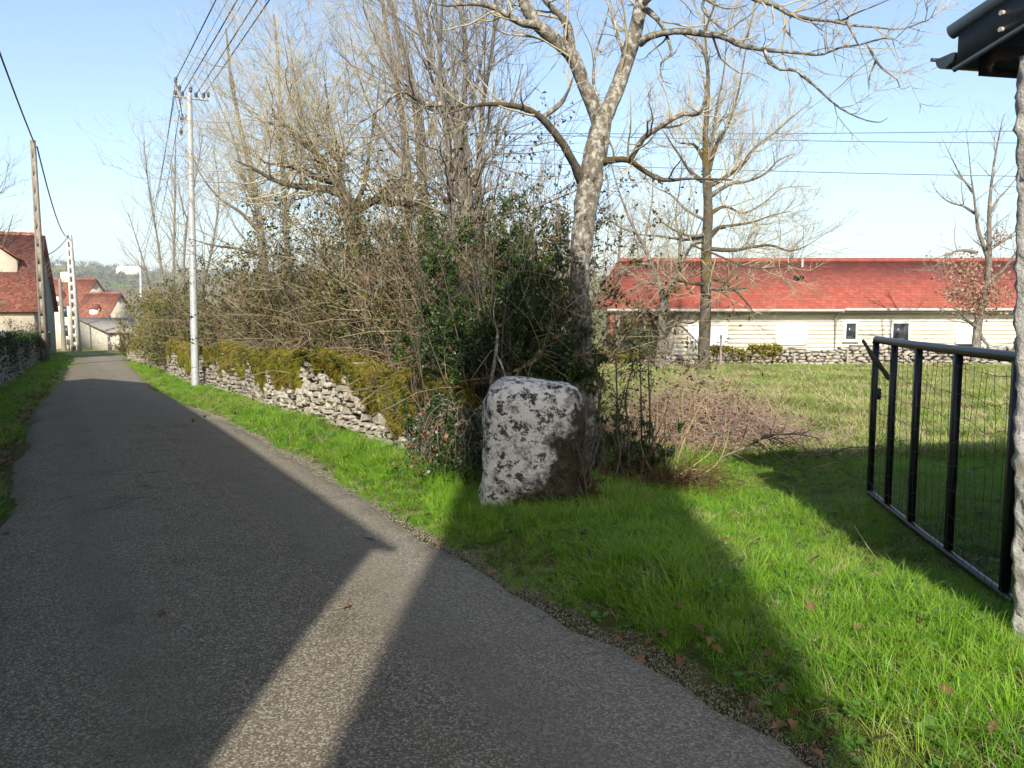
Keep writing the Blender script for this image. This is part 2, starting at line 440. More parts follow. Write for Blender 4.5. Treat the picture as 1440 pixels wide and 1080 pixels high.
MAT = dict(
    asphalt=m_asphalt(), ground=m_ground(), stone=m_stone(), boulder=m_boulder(), moss=m_moss(),
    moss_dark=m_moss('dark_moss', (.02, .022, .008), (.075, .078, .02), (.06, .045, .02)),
    core=m_plain('wall_core', (.10, .09, .07), .95, .5, 9, .1, bump=.8),
    grass=m_grass('grass', (.092, .24, .012), (.24, .42, .028), (.40, .34, .12), .20),
    meadow=m_grass('meadow_grass', (.14, .25, .03), (.24, .32, .06), (.42, .36, .17), .45),
    dry=m_plain('dry_stalk', (.36, .29, .17), .9, .35, 20),
    pebble=m_plain('gravel', (.20, .18, .14), .95, .6, 30, .15),
    walnut=m_bark('walnut_bark', (.065, .054, .042), (.18, .158, .126), (.42, .40, .34), (.13, .10, .028), .45, .3, .47, 17.),
    mossy=m_bark('mossy_bark', (.04, .034, .026), (.12, .105, .08), (.36, .33, .25), (.115, .082, .022), .8, .3, .60, 12.),
    greybark=m_bark('grey_bark', (.075, .066, .055), (.20, .18, .15), (.42, .40, .34), (.15, .12, .03), .35, .3, .55),
    twig=m_plain('twig', (.34, .30, .20), .9, .5, 3.),
    twig_grey=m_plain('grey_twig', (.21, .185, .155), .9, .4, 3.),
    twig_dark=m_plain('dark_twig', (.09, .075, .06), .9, .4, 4.),
    twig_far=m_plain('far_twig', (.22, .19, .165), .95, .3, 1.),
    cane=m_plain('bramble_cane', (.26, .205, .135), .85, .65, 4.),
    leaf_olive=m_leaf('olive_leaf', [(.018, .034, .008), (.045, .065, .013), (.10, .105, .024), (.14, .08, .025)], sc=4.5),
    leaf_brown=m_leaf('brown_leaf', [(.055, .032, .014), (.13, .08, .032), (.22, .155, .07)], sc=5.),
    leaf_box=m_leaf('box_leaf', [(.018, .04, .010), (.035, .07, .016), (.075, .11, .022)], .2, .4, 5.),
    leaf_ivy=m_leaf('ivy_leaf', [(.02, .045, .012), (.05, .085, .02)], .2, .35, 9.),
    leaf_red=m_leaf('red_leaf', [(.13, .045, .03), (.22, .08, .055), (.28, .16, .10)], .3, .6, 12.),
    leaf_hedge=m_leaf('hedge_leaf', [(.06, .075, .015), (.15, .15, .03), (.26, .13, .035)], .3, .6, .8),
    leaf_oak=m_leaf('dead_oak_leaf', [(.22, .12, .075), (.34, .21, .14), (.42, .29, .21)], .3, .6, 6.),
    litter=None,
    gate=m_plain('black_gate_paint', (.012, .013, .015), .38, .3, 40, .45),
    wire=m_plain('fence_wire', (.05, .055, .05), .5, .3, 40, .4),
    cable=m_plain('black_cable', (.02, .02, .022), .6, .2, 4, .3),
    galv=m_plain('galvanised_steel', (.40, .42, .43), .55, .15, 3, .5, .25),
    concrete=m_plain('concrete', (.42, .40, .36), .95, .25, 4, .15, bump=.4),
    polewood=m_plain('weathered_wood', (.20, .175, .145), .95, .35, 6, .15, bump=.5),
    ceramic=m_plain('insulator_glaze', (.06, .04, .03), .3, .2, 8, .5),
    fascia=m_plain('slate_blue_metal', (.045, .062, .075), .42, .3, 12, .45),
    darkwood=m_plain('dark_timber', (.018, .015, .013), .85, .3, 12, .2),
    cladding=m_plain('cream_cladding', (.60, .565, .47), .7, .09, 1.2, .3),
    white=m_plain('white_frame_paint', (.80, .80, .78), .5, .04, 2, .4),
    zinc=m_plain('zinc_gutter', (.36, .33, .30), .6, .2, 5, .4, .1),
    redpost=m_plain('red_post_paint', (.30, .075, .05), .7, .3, 6),
    render_=m_plain('cream_limewash', (.60, .53, .40), .95, .22, 1.3, .1, bump=.5),
    rubble=m_plain('rubble_masonry', (.36, .33, .27), .95, .5, 5, .1, bump=.9),
    greystone=m_plain('grey_masonry', (.25, .235, .21), .95, .45, 4, .1, bump=.8),
    teal=m_plain('teal_shutter', (.07, .23, .19), .7, .2, 5),
    dark=m_plain('dark_interior', (.02, .018, .016), .95, .2, 4, .1),
    slate=m_plain('old_slate', (.21, .19, .16), .9, .4, 5, .2, bump=.8),
    roof=m_tiles('red_roof_tile', [(.235, .055, .038), (.275, .068, .047), (.315, .086, .06)], .22, .26, .55, 1.),
    oldroof=m_tiles('old_brown_tile', [(.12, .045, .035), (.24, .075, .05), (.30, .11, .07), (.30, .19, .14)], .13, .12, .8),
    wood_far=m_plain('far_woodland', (.12, .105, .085), .95, .3, .05),
    plaster=m_plain('far_white_wall', (.85, .85, .85), .8, .03, 1),
    post=m_plain('grey_field_post', (.30, .27, .23), .95, .3, 8),
)
def m_pane():
    t = T('window_glass'); return t.fin((.03, .035, .04), .08, None, .6)
MAT['glass'] = m_pane()
t_ = T('fallen_leaf'); MAT['litter'] = t_.fin(t_.mix(t_.noise(14, 3, .6), t_.mix(t_.rnd(), (.13, .065, .035), (.27, .165, .09)), (.17, .09, .05)), .75, None, .25, trans=.2)
def m_pillar():
    t = T('rough_pale_masonry'); f = t.noise(11, 7, .72); g = t.noise(4, 5, .6); v = t.vor(6.5)
    c = t.ramp(f, [(.3, (.36, .34, .31)), (.55, (.52, .50, .46)), (.75, (.66, .64, .60))])
    c = t.mix(t.ramp(g, [(.58, 0.), (.68, .45)]), c, (.36, .27, .17))
    return t.fin(c, .95, t.bump(t.math('ADD', f, t.math('MULTIPLY', v, .5)), 1., .05), .12)
MAT['pillar'] = m_pillar()

# ------------------------------------------------------------------ ground and road
def grid_mesh(xs, ys, zf):
    X, Y = np.meshgrid(xs, ys); Z = zf(X, Y)
    V = np.stack([X, Y, Z], -1).reshape(-1, 3); nx = len(xs)
    i, j = np.meshgrid(np.arange(nx-1), np.arange(len(ys)-1)); b = (j*nx+i).ravel()
    return V, np.stack([b, b+1, b+1+nx, b+nx], 1)
def axis(fine0, fine1, step, lo, hi, k=1.18):
    a = list(np.arange(fine0, fine1, step)); d = step
    while a[-1] < hi: d *= k; a.append(a[-1]+d)
    d = step
    while a[0] > lo: d *= k; a.insert(0, a[0]-d)
    return np.array(a)
V, F = grid_mesh(axis(-9, 6, .2, -4500, 4500), axis(1.5, 20, .2, -120, 4800, 1.1), G)
tag(obj('ground', V, F, MAT['ground'], smooth=True), kind='structure')

ss = np.concatenate([np.arange(-14, 16, .12), np.arange(16, 66, .5)])
nq = 22
er = edge_r(ss) + .08 + .05*np.sin(ss*2.3)*np.sin(ss*.9+1) + .035*vnoise(np.c_[ss, ss*0, ss*0], 3.1)*2
el = edge_l(ss) + .05*np.sin(ss*1.9+2) + .06*vnoise(np.c_[ss, ss*0+5, ss*0], 2.1)
V = []
for k, q in enumerate(np.linspace(0, 1, nq)):
    o = el+(er-el)*q
    x, y = xy_of(ss, o)
    z = H(x, y) + .015 + .05*(1-(2*q-1)**2) - (.09 if k in (0, nq-1) else 0)
    V.append(np.c_[x, y, z])
V = np.stack(V, 1).reshape(-1, 3)
i, j = np.meshgrid(np.arange(nq-1), np.arange(len(ss)-1)); b = (j*nq+i).ravel()
tag(obj('road', V, np.stack([b, b+1, b+1+nq, b+nq], 1), MAT['asphalt'], smooth=True), kind='structure')
def road_z(x, y):
    s, o = so_of(x, y); q = (o-edge_l(s))/(edge_r(s)-edge_l(s))
    return H(x, y)+.015+.05*(1-(2*q-1)**2)

# ------------------------------------------------------------------ scattering (grass, gravel, moss) as stuff
def coll(name, meshes):
    c = bpy.data.collections.new(name)
    for k, me in enumerate(meshes):
        o = bpy.data.objects.new('%s_source_%02d' % (name, k), me); c.objects.link(o)
    return c
def scatter(name, pts, rot, scl, collection, nvar, parent=None, seed=1):
    rg = np.random.default_rng(seed); N = len(pts)
    org = wl(parent) if parent else np.zeros(3)
    me = bpy.data.meshes.new(name); me.vertices.add(N)
    me.vertices.foreach_set('co', (np.asarray(pts)-org).astype(np.float32).ravel())
    for nm, typ, val in (('rot', 'FLOAT_VECTOR', rot), ('scl', 'FLOAT_VECTOR', scl)):
        a = me.attributes.new(nm, typ, 'POINT'); a.data.foreach_set('vector', np.asarray(val, np.float32).ravel())
    a = me.attributes.new('pick', 'INT', 'POINT'); a.data.foreach_set('value', rg.integers(0, nvar, N).astype(np.int32))
    o = bpy.data.objects.new(name, me); COL.objects.link(o)
    if parent: o.parent = parent
    ng = bpy.data.node_groups.new(name+'_scatter', 'GeometryNodeTree')
    ng.interface.new_socket('Geometry', in_out='INPUT', socket_type='NodeSocketGeometry')
    ng.interface.new_socket('Geometry', in_out='OUTPUT', socket_type='NodeSocketGeometry')
    a = ng.nodes.new('NodeGroupInput'); b = ng.nodes.new('NodeGroupOutput')
    ci = ng.nodes.new('GeometryNodeCollectionInfo'); ci.inputs['Collection'].default_value = collection
    ci.inputs['Separate Children'].default_value = True; ci.inputs['Reset Children'].default_value = True
    ip = ng.nodes.new('GeometryNodeInstanceOnPoints'); ip.inputs['Pick Instance'].default_value = True
    def attr(nm, dt):
        q = ng.nodes.new('GeometryNodeInputNamedAttribute'); q.data_type = dt; q.inputs[0].default_value = nm
        return [s_ for s_ in q.outputs if s_.enabled and s_.name == 'Attribute'][0]
    L = ng.links.new
    L(a.outputs[0], ip.inputs['Points']); L(ci.outputs[0], ip.inputs['Instance'])
    L(attr('pick', 'INT'), ip.inputs['Instance Index']); L(attr('scl', 'FLOAT_VECTOR'), ip.inputs['Scale'])
    e2r = ng.nodes.new('FunctionNodeEulerToRotation'); L(attr('rot', 'FLOAT_VECTOR'), e2r.inputs[0]); L(e2r.outputs[0], ip.inputs['Rotation'])
    L(ip.outputs[0], b.inputs[0])
    md = o.modifiers.new('scatter', 'NODES'); md.node_group = ng
    return o

def tuft(seed, nb, rad, hr, wid, lean, mat, curl=.5):
    rg = np.random.default_rng(seed); r = rad*np.sqrt(rg.random(nb)); a = rg.random(nb)*6.283
    base = np.c_[r*np.cos(a), r*np.sin(a), np.full(nb, -.01)]
    az = a + rg.normal(0, .9, nb); ln = np.abs(rg.normal(lean, lean*.5, nb)); h = rg.uniform(*hr, nb)
    out = np.c_[np.cos(az), np.sin(az), np.zeros(nb)]; side = np.c_[-np.sin(az), np.cos(az), np.zeros(nb)]
    w = (wid*rg.uniform(.6, 1.3, nb))[:, None]
    tw = rg.normal(0, .6, nb)[:, None]; side = unit(side + out*tw)
    def p(t): return base + out*(h*(ln*t + curl*ln*t*t*1.5))[:, None] + np.array([0, 0, 1.])*(h*(t-curl*.45*ln*t*t*t))[:, None]
    P0, P1, P2, P3 = p(0.), p(.4), p(.75), p(1.)
    V = np.stack([P0-side*w, P0+side*w, P1+side*w*.9, P1-side*w*.9, P2+side*w*.55, P2-side*w*.55, P3], 1).reshape(-1, 3)
    b = np.arange(nb)[:, None]*7
    me = mesh_np('grass_tuft', V, [np.vstack([b+[0, 1, 2, 3], b+[3, 2, 4, 5]]), b+[5, 4, 6]])
    me.materials.append(mat); return me

def weed(seed, nl, rad, size, mat):
    rg = np.random.default_rng(seed); r = rad*np.sqrt(rg.random(nl)); a = rg.random(nl)*6.283
    P = np.c_[r*np.cos(a), r*np.sin(a), rg.uniform(.02, .07, nl)]; out_ = np.c_[np.cos(a), np.sin(a), rg.normal(.15, .25, nl)]; out_ = unit(out_); sd_ = np.c_[-np.sin(a), np.cos(a), rg.normal(0, .2, nl)]
    s = (size*rg.uniform(.6, 1.3, nl))[:, None]
    V = np.stack([P, P+out_*s*.35+sd_*s*.38, P+out_*s*.8+sd_*s*.32, P+out_*s, P+out_*s*.8-sd_*s*.32, P+out_*s*.35-sd_*s*.38], 1).reshape(-1, 3)
    b = np.arange(nl)[:, None]*6; me = mesh_np('weed', V, np.vstack([b+[0, 1, 2, 3], b+[0, 3, 4, 5]])); me.materials.append(mat); return me
MAT['weed'] = m_leaf('weed_leaf', [(.05, .12, .02), (.09, .19, .03), (.14, .22, .05)], .25, .5, 11.)
gt = coll('verge_tufts', [tuft(k, 42, .075, (.05, .17), .0024, .45, MAT['grass']) for k in range(5)] + [tuft(9+k, 30, .06, (.10, .27), .0026, .55, MAT['grass']) for k in range(2)] + [tuft(77, 26, .09, (.05, .13), .0022, 1.1, MAT['dry']), tuft(78, 14, .1, (.05, .1), .003, 1.5, MAT['leaf_brown']), weed(79, 22, .07, .035, MAT['weed']), weed(80, 10, .06, .06, MAT['weed'])])
mt = coll('meadow_tufts', [tuft(20+k, 40, .22, (.05, .16), .006, .6, MAT['meadow']) for k in range(4)] + [tuft(40, 26, .2, (.06, .2), .004, .8, MAT['dry'])])

def in_view(x, y, pad=.16):
    return (np.abs(x) < (.643+pad)*y + .7) & (y > 1.5)
def scatter_area(n, x0, x1, y0, y1, keep, rg):
    x = rg.uniform(x0, x1, n); y = rg.uniform(y0, y1, n)
    k = keep(x, y) & in_view(x, y); return x[k], y[k]

def verge_mask(x, y):
    s, o = so_of(x, y)
    hug = edge_r(s) + .05 + .13*np.sin(s*1.7) * np.sin(s*.63+1)
    return o > hug
rg = np.random.default_rng(5)
def grass(name, n, x0, x1, y0, y1, keep, cl, nv, smin, smax, seed, thin=None):
    rg = np.random.default_rng(seed)
    x, y = scatter_area(n, x0, x1, y0, y1, keep, rg)
    if thin is not None:
        k = rg.random(len(x)) < thin(x, y); x, y = x[k], y[k]
    N = len(x); s = rg.uniform(smin, smax, N)
    pn = .75+.5*vnoise(np.c_[x, y, x*0], .9, 3)
    s = s*np.clip(pn, .55, 1.25)
    s *= np.where(y+x*.3 > 4.3, 1-.3*smooth(1.6, 2.4, x), 1) if name == 'verge_grass' else 1
    so_, oo = so_of(x, y); s *= .55+.45*smooth(0, .5, oo-edge_r(so_)) if name == 'verge_grass' else 1
    o = scatter(name, np.c_[x, y, G(x, y)-.005], np.c_[rg.normal(0, .12, N), rg.normal(0, .12, N), rg.random(N)*6.28], np.c_[s, s, s*rg.uniform(.8, 1.25, N)], cl, nv, seed=seed)
    return o
def fore(x, y):
    s, o = so_of(x, y); return verge_mask(x, y) & ~((o > .95) & (s > 5.2)) & ~((np.hypot(x-.17, y-6.4) < .27)) & ~((x > 2.28) & (y < 3.55))
tag(grass('verge_grass', 58000, -9, 6.6, 1.5, 9.5, fore, gt, 11, .5, .95, 31), 'fresh green grass growing on the wide verge before the gate', 'grass', kind='stuff')
tag(grass('far_verge_grass', 110000, -26, -1.5, 9.5, 45, lambda x, y: verge_mask(x, y) & (so_of(x, y)[1] < 1.2), gt, 11, .5, .95, 32), 'green grass strip between the asphalt and the mossy wall', 'grass', kind='stuff')
def leftk(x, y):
    s, o = so_of(x, y); return (o < edge_l(s)-.12+.15*np.sin(s*1.3)) & (o > -3.35)
tag(grass('shaded_verge_grass', 90000, -30, -3, 5.5, 45, leftk, gt, 11, .7, 1.3, 33), 'shaded grass along the foot of the ivied garden wall', 'grass', kind='stuff')
def meadk(x, y):
    s, o = so_of(x, y); return (o > 2.2) & (y < 27.2)
tag(grass('meadow_grass', 75000, -5, 22, 8.6, 27.3, meadk, mt, 5, .8, 1.35, 34), 'sunlit meadow grass with straw coloured patches before the house', 'grass', kind='stuff')

# loose chippings along the road's edge
def pebble(seed):
    rg = np.random.default_rng(seed); return hull_mesh('pebble', unit(rg.normal(size=(12, 3)))*[.5, .4, .3], MAT['pebble'])
def hull_mesh(name, P, mat):
    bm = bmesh.new()
    for p in P: bm.verts.new(p)
    r = bmesh.ops.convex_hull(bm, input=bm.verts)
    bmesh.ops.delete(bm, geom=[v for v in bm.verts if not v.link_faces], context='VERTS')
    bmesh.ops.recalc_face_normals(bm, faces=bm.faces)
    me = bpy.data.meshes.new(name); bm.to_mesh(me); bm.free()
    me.materials.append(mat); return me
pc = coll('chippings', [pebble(k) for k in range(5)])
rg = np.random.default_rng(8)
s_ = rg.uniform(-2.5, 14, 60000); o_ = edge_r(s_) + .20 - np.abs(rg.normal(0, .22, 60000))
x, y = xy_of(s_, o_); k = in_view(x, y); x, y = x[k], y[k]; N = len(x)
q = rg.uniform(.004, .012, N)*np.where(rg.random(N) < .03, 1.8, 1)
g = scatter('loose_gravel', np.c_[x, y, np.maximum(road_z(x, y), G(x, y))+.001], rg.random((N, 3))*6.28, np.c_[q, q, q*.7], pc, 5, seed=2)
tag(g, 'pale loose chippings along the edge of the asphalt', 'gravel', kind='stuff')

# ------------------------------------------------------------------ dry stone walls
def stone_hull(seed, mat):
    rg = np.random.default_rng(seed)
    P = rg.uniform(-1, 1, (18, 3)); P = np.sign(P)*np.abs(P)**.45*.5
    return hull_mesh('stone', P*rg.uniform(.85, 1., (18, 1)), mat)
STONES = [stone_hull(100+k, MAT['stone']) for k in range(9)]
STONE_VF = []
for me in STONES:
    V = np.array([v.co[:] for v in me.vertices]); STONE_VF.append((V, np.array([p.vertices[:] for p in me.polygons])))
WALL_ANG = math.atan2(RD[1], RD[0])

def lay_stones(length, height, rg, hmin=.07, hmax=.13, wmin=.11, wmax=.30):
    out = []; z = 0
    while z < height:
        h = rg.uniform(hmin, hmax); s = rg.uniform(-.1, 0)
        while s < length:
            w = rg.uniform(wmin, wmax)
            out.append((s+w/2, z+h/2, w, h*rg.uniform(.85, 1.25))); s += w*.97
        z += h*.93
    return np.array(out)

# the mossy wall to the right of the road
def wall_o(s): return 1.08 + .10*np.sin(s*.45) + .05*np.sin(s*1.3+1) + .004*s
def wall_h(s): return .84 + .06*np.sin(s*.8) + .05*np.sin(s*2.1+2) + .012*np.clip(s-8, 0, 12)
def moss_hang(s): return np.clip(.27 + .18*np.sin(s*1.15+.6) + .16*np.sin(s*2.9+1.) + .13*np.sin(s*6.1) + .10*np.sin(s*11.3+2) + .14*smooth(9, 16, s), .03, .8)
x, y = xy_of(4.6, wall_o(4.6)+.25)
wall = thing('stone_wall', ground(float(x), float(y)), 'long dry stone wall draped in yellow green moss beside the grass verge', 'stone wall')
rg = np.random.default_rng(21)
S0, S1 = 4.75, 46.
lay = lay_stones(S1-S0, 1.1, rg)
st = S0+lay[:, 0]
wx, wy = xy_of(st, wall_o(st)+.10)
gz = np.minimum(G(wx, wy), G(*xy_of(st, wall_o(st))))
keep = lay[:, 1] < wall_h(st)-moss_hang(st)+.12
order = np.where(keep)[0]; order = order[np.argsort(lay[order, 0])]
mb = MB(); npart = 0
wloc = wl(wall)
for c_, k in enumerate(order):
    s, z, w, h = st[k], lay[k, 1], lay[k, 2], lay[k, 3]
    if s > 20 and rg.random() < .35: pass
    o = wall_o(s) + .09 + rg.normal(0, .018) + .05*z
    x, y = xy_of(s, o); p = np.array([float(x), float(y), float(gz[k])+z-.04])
    ang = WALL_ANG + rg.normal(0, .12); tl = rg.normal(0, .1)
    dp = rg.uniform(.2, .3)
    si = int(rg.integers(0, 9))
    if npart < 300 and z > .08:
        me = STONES[si]; ob = bpy.data.objects.new('stone', me); COL.objects.link(ob); ob.parent = wall
        ob.location = p-wloc; ob.rotation_euler = (rg.normal(0, .06), tl, ang); ob.scale = (w*1.03, dp, h*1.03); npart += 1
    else:
        M_ = Matrix.Translation(Vector(p)) @ Euler((0, tl, ang)).to_matrix().to_4x4() @ Matrix.Diagonal((w*1.03, dp, h*1.03, 1))
        A = np.array(M_); v, f = STONE_VF[si]; mb.add(v @ A[:3, :3].T + A[:3, 3], f)
tag(mb.build('stone_courses', MAT['stone'], wall), kind='stuff')
# core behind the face
sg = np.arange(S0, S1+.1, .25); prof = [(.16, -.15), (.16, .55), (.17, .92), (.55, .95), (.62, -.2)]
V = []
for a, hh in prof:
    x, y = xy_of(sg, wall_o(sg)+a); V.append(np.c_[x, y, G(x, y)*0 + np.minimum(G(x, y), G(*xy_of(sg, wall_o(sg)))) + hh*wall_h(sg)])
V = np.stack(V, 1).reshape(-1, 3); nq = len(prof)
i, j = np.meshgrid(np.arange(nq-1), np.arange(len(sg)-1)); b = (j*nq+i).ravel()
obj('rubble_core', V, np.stack([b, b+1, b+1+nq, b+nq], 1), MAT['core'], wall)
# moss drape: over the top and down the face
sg = np.concatenate([np.arange(S0, 20, .045), np.arange(20, S1, .12)])
nq = 26; V = []
hang = moss_hang(sg) + .12*vnoise(np.c_[sg, sg*0, sg*0], 5.)
top = wall_h(sg)
for k in range(nq):
    q = k/(nq-1)
    if q < .35:
        a = .62-(q/.35)*.5; z = top + .05*np.sin(q/.35*np.pi*.5)
        a = np.full(len(sg), a)
    else:
        r = (q-.35)/.65; a = .12-.13*np.sin(min(r*5, 1)*np.pi/2) + .03*r + 0*sg; z = top + .05 - hang*r
    x, y = xy_of(sg, wall_o(sg)+a)
    gz_ = np.minimum(G(x, y), G(*xy_of(sg, wall_o(sg))))
    V.append(np.c_[x, y, gz_+z])
V = np.stack(V, 1); Q = V.reshape(-1, 3)
nz = .5*vnoise(Q, 3.2, 2) + .35*vnoise(Q, 8., 4) + .2*vnoise(Q, 17., 5)
out = np.array([-RN[0], -RN[1], .35])
edge = np.tile(np.concatenate([np.ones(nq-2), [.2, -.6]]), len(sg))
Q = Q + out*((.045+.11*nz)*edge)[:, None]
i, j = np.meshgrid(np.arange(nq-1), np.arange(len(sg)-1)); b = (j*nq+i).ravel()
MF = np.stack([b, b+nq, b+1+nq, b+1], 1)
obj('moss_drape', Q, MF, MAT['moss'], wall, smooth=True)
def moss_tuft(seed, mat):
    return tuft(seed, 26, .028, (.014, .04), .0022, .8, mat, .6)
mc = coll('moss_fronds', [moss_tuft(300+k, MAT['moss']) for k in range(3)])
rg = np.random.default_rng(22)
Qg = Q.reshape(len(sg), nq, 3); nrm = unit(np.cross(np.gradient(Qg, axis=0), np.gradient(Qg, axis=1))); nrm *= np.sign((nrm*out).sum(-1, keepdims=True)+1e-9)
N = 15000; ii = rg.integers(0, len(sg)-1, N); jj = rg.integers(5, nq-1, N)
P = Qg[ii, jj]*.6+Qg[ii+1, jj]*.4; nn_ = nrm[ii, jj]
def euler_from_normals(n_, rg):
    # z axis to n: rotate about x then z (XYZ euler), random spin baked by the tuft choice
    tilt = np.arccos(np.clip(n_[:, 2], -1, 1)); az = np.arctan2(n_[:, 1], n_[:, 0])
    return np.c_[np.zeros(len(n_)), tilt, az]
sc_ = rg.uniform(.7, 1.6, N)
scatter('moss_fronds', P, euler_from_normals(nn_, rg), np.c_[sc_, sc_, sc_], mc, 3, wall, 3)['kind'] = 'stuff'
# ivy leaves and hanging dead stems on the face
P = Qg[rg.integers(0, len(sg), 2600), rg.integers(8, nq, 2600)] + out*rg.uniform(.02, .1, (2600, 1))
V, F = leaf_quads(P, .035, rg, .8)
tag(obj('ivy_leaves', V, F, MAT['leaf_ivy'], wall), kind='stuff')
k = rg.integers(0, int((18-S0)/.045), 110)
p0 = Qg[k, 6] + out*.08 + [0, 0, .12]
hw = walk(p0, np.c_[rg.normal(0, 1.1, (110, 1))*RD[0]-RN[0]*.6, rg.normal(0, 1.1, (110, 1))*RD[1]-RN[1]*.6, rg.normal(.2, .5, (110, 1))], rg.uniform(.25, 1.0, 110), 8, .28, -1.8, rg)
V, F = tubes(hw, np.linspace(.0035, .0015, 9)[None]*np.ones((110, 1)), 3)
tag(obj('hanging_stems', V, F, MAT['cane'], wall), kind='stuff')

# garden wall on the left of the road
rg = np.random.default_rng(23)
lw_o = lambda s: np.interp(s, [8, 19, 28, 38, 47], [-3.35, -3.27, -3.09, -2.7, -2.3])
x, y = xy_of(8, -3.5)
wall2 = thing('stone_wall', ground(float(x), float(y)), 'shaded grey garden wall of rough stones with ivy in front of the tiled house', 'stone wall')
lay = lay_stones(38, 1.3, rg, .09, .17, .15, .4); st = 8+lay[:, 0]
vis = np.where(st > 16)[0]; mb = MB(); npart = 0; wloc = wl(wall2)
for k in np.argsort(st):
    s, z, w, h = st[k], lay[k, 1], lay[k, 2], lay[k, 3]
    x, y = xy_of(s, lw_o(s)-.09+rg.normal(0, .02)); p = np.array([float(x), float(y), float(G(*xy_of(s, lw_o(s))))+z-.06])
    ang = WALL_ANG+rg.normal(0, .1); si = int(rg.integers(0, 9))
    if s > 17 and npart < 300 and z > .1:
        ob = bpy.data.objects.new('stone', STONES[si]); COL.objects.link(ob); ob.parent = wall2
        ob.location = p-wloc; ob.rotation_euler = (0, rg.normal(0, .08), ang); ob.scale = (w*1.02, .25, h*1.03); npart += 1
    else:
        A = np.array(Matrix.Translation(Vector(p)) @ Euler((0, 0, ang)).to_matrix().to_4x4() @ Matrix.Diagonal((w*1.02, .25, h*1.03, 1)))
        v, f = STONE_VF[si]; mb.add(v @ A[:3, :3].T + A[:3, 3], f)
tag(mb.build('stone_courses', MAT['stone'], wall2), kind='stuff')
sg = np.arange(8, 46.2, .3); V = []
prof = [(-.12, -.2), (-.12, 1.2), (-.5, 1.25), (-.55, -.2)]
for a, hh in prof:
    x, y = xy_of(sg, lw_o(sg)+a); V.append(np.c_[x, y, G(*xy_of(sg, lw_o(sg)))+hh])
V = np.stack(V, 1).reshape(-1, 3); nq = 4
i, j = np.meshgrid(np.arange(nq-1), np.arange(len(sg)-1)); b = (j*nq+i).ravel()
obj('rubble_core', V, np.stack([b, b+1, b+1+nq, b+nq], 1), MAT['core'], wall2)
sg = np.arange(8, 46, .12); nq = 9; V = []
for k in range(nq):
    a = -.6+k*.085; x, y = xy_of(sg, lw_o(sg)+a); z = 1.24+.09*np.sin(k/(nq-1)*np.pi) - (.12 if k in (0, nq-1) else 0)
    V.append(np.c_[x, y, G(*xy_of(sg, lw_o(sg)))+z])
Q = np.stack(V, 1).reshape(-1, 3); Q[:, 2] += .14*vnoise(Q, 2.6, 6)+.08*vnoise(Q, 8, 7)
i, j = np.meshgrid(np.arange(nq-1), np.arange(len(sg)-1)); b = (j*nq+i).ravel()
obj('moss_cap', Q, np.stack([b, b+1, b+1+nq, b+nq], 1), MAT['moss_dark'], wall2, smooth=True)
s_ = rg.uniform(12, 45, 9000); cl = np.sin(s_*.9)+np.sin(s_*2.3+1)+rg.normal(0, .6, 9000); s_ = s_[cl > .1]
x, y = xy_of(s_, lw_o(s_)+.05+np.abs(rg.normal(0, .06, len(s_)))); P = np.c_[x, y, G(x, y)+1.35-np.abs(rg.normal(0, .45, len(s_)))]
V, F = leaf_quads(P, .06, rg, .8); tag(obj('ivy_leaves', V, F, MAT['leaf_ivy'], wall2), kind='stuff')

# low wall at the far side of the meadow
rg = np.random.default_rng(24)
wall3 = thing('stone_wall', ground(11., 27.6), 'low tumbled dry stone wall of pale stones at the far edge of the meadow', 'stone wall')
X0, X1 = 2.6, 20.
h3 = lambda x: np.where(x < 8.2, .5, .72) + .09*np.sin(x*1.1) + .07*np.sin(x*2.7+1)
lay = lay_stones(X1-X0, .95, rg, .08, .15, .14, .38); mb = MB()
for s, z, w, h in lay:
    x = X0+s
    if z > h3(x): continue
    y = 27.45 + .12*np.sin(x*.7)+rg.normal(0, .03)
    A = np.array(Matrix.Translation((x, y, float(G(x, 27.45))+z-.05)) @ Euler((0, rg.normal(0, .12), rg.normal(0, .12))).to_matrix().to_4x4() @ Matrix.Diagonal((w*1.02, .3, h*1.05, 1)))
    v, f = STONE_VF[int(rg.integers(0, 9))]; mb.add(v @ A[:3, :3].T + A[:3, 3], f)
tag(mb.build('stone_courses', MAT['stone'], wall3), kind='stuff')
mb = MB(); xs = np.arange(X0, X1, .4)
for a, b_ in zip(xs[:-1], xs[1:]):
    mb.box((a, 27.55, float(G(a, 27.5))-.2), (b_-.002, 27.9, float(G(a, 27.5))+float(h3(a))-.06))
mb.build('rubble_core', MAT['core'], wall3)
P = []
for x0, x1, n_ in ((2.6, 4.9, 1600), (6.6, 9.2, 2200)):
    x = rg.uniform(x0, x1, n_); P.append(np.c_[x, 27.42+rg.normal(0, .16, n_), G(x, 27.5)+h3(x)+.08-np.abs(rg.normal(0, .22, n_))])
P = np.vstack(P); V, F = leaf_quads(P, .09, rg, .8, .3); tag(obj('moss_cushions', V, F, MAT['moss'], wall3), kind='stuff')

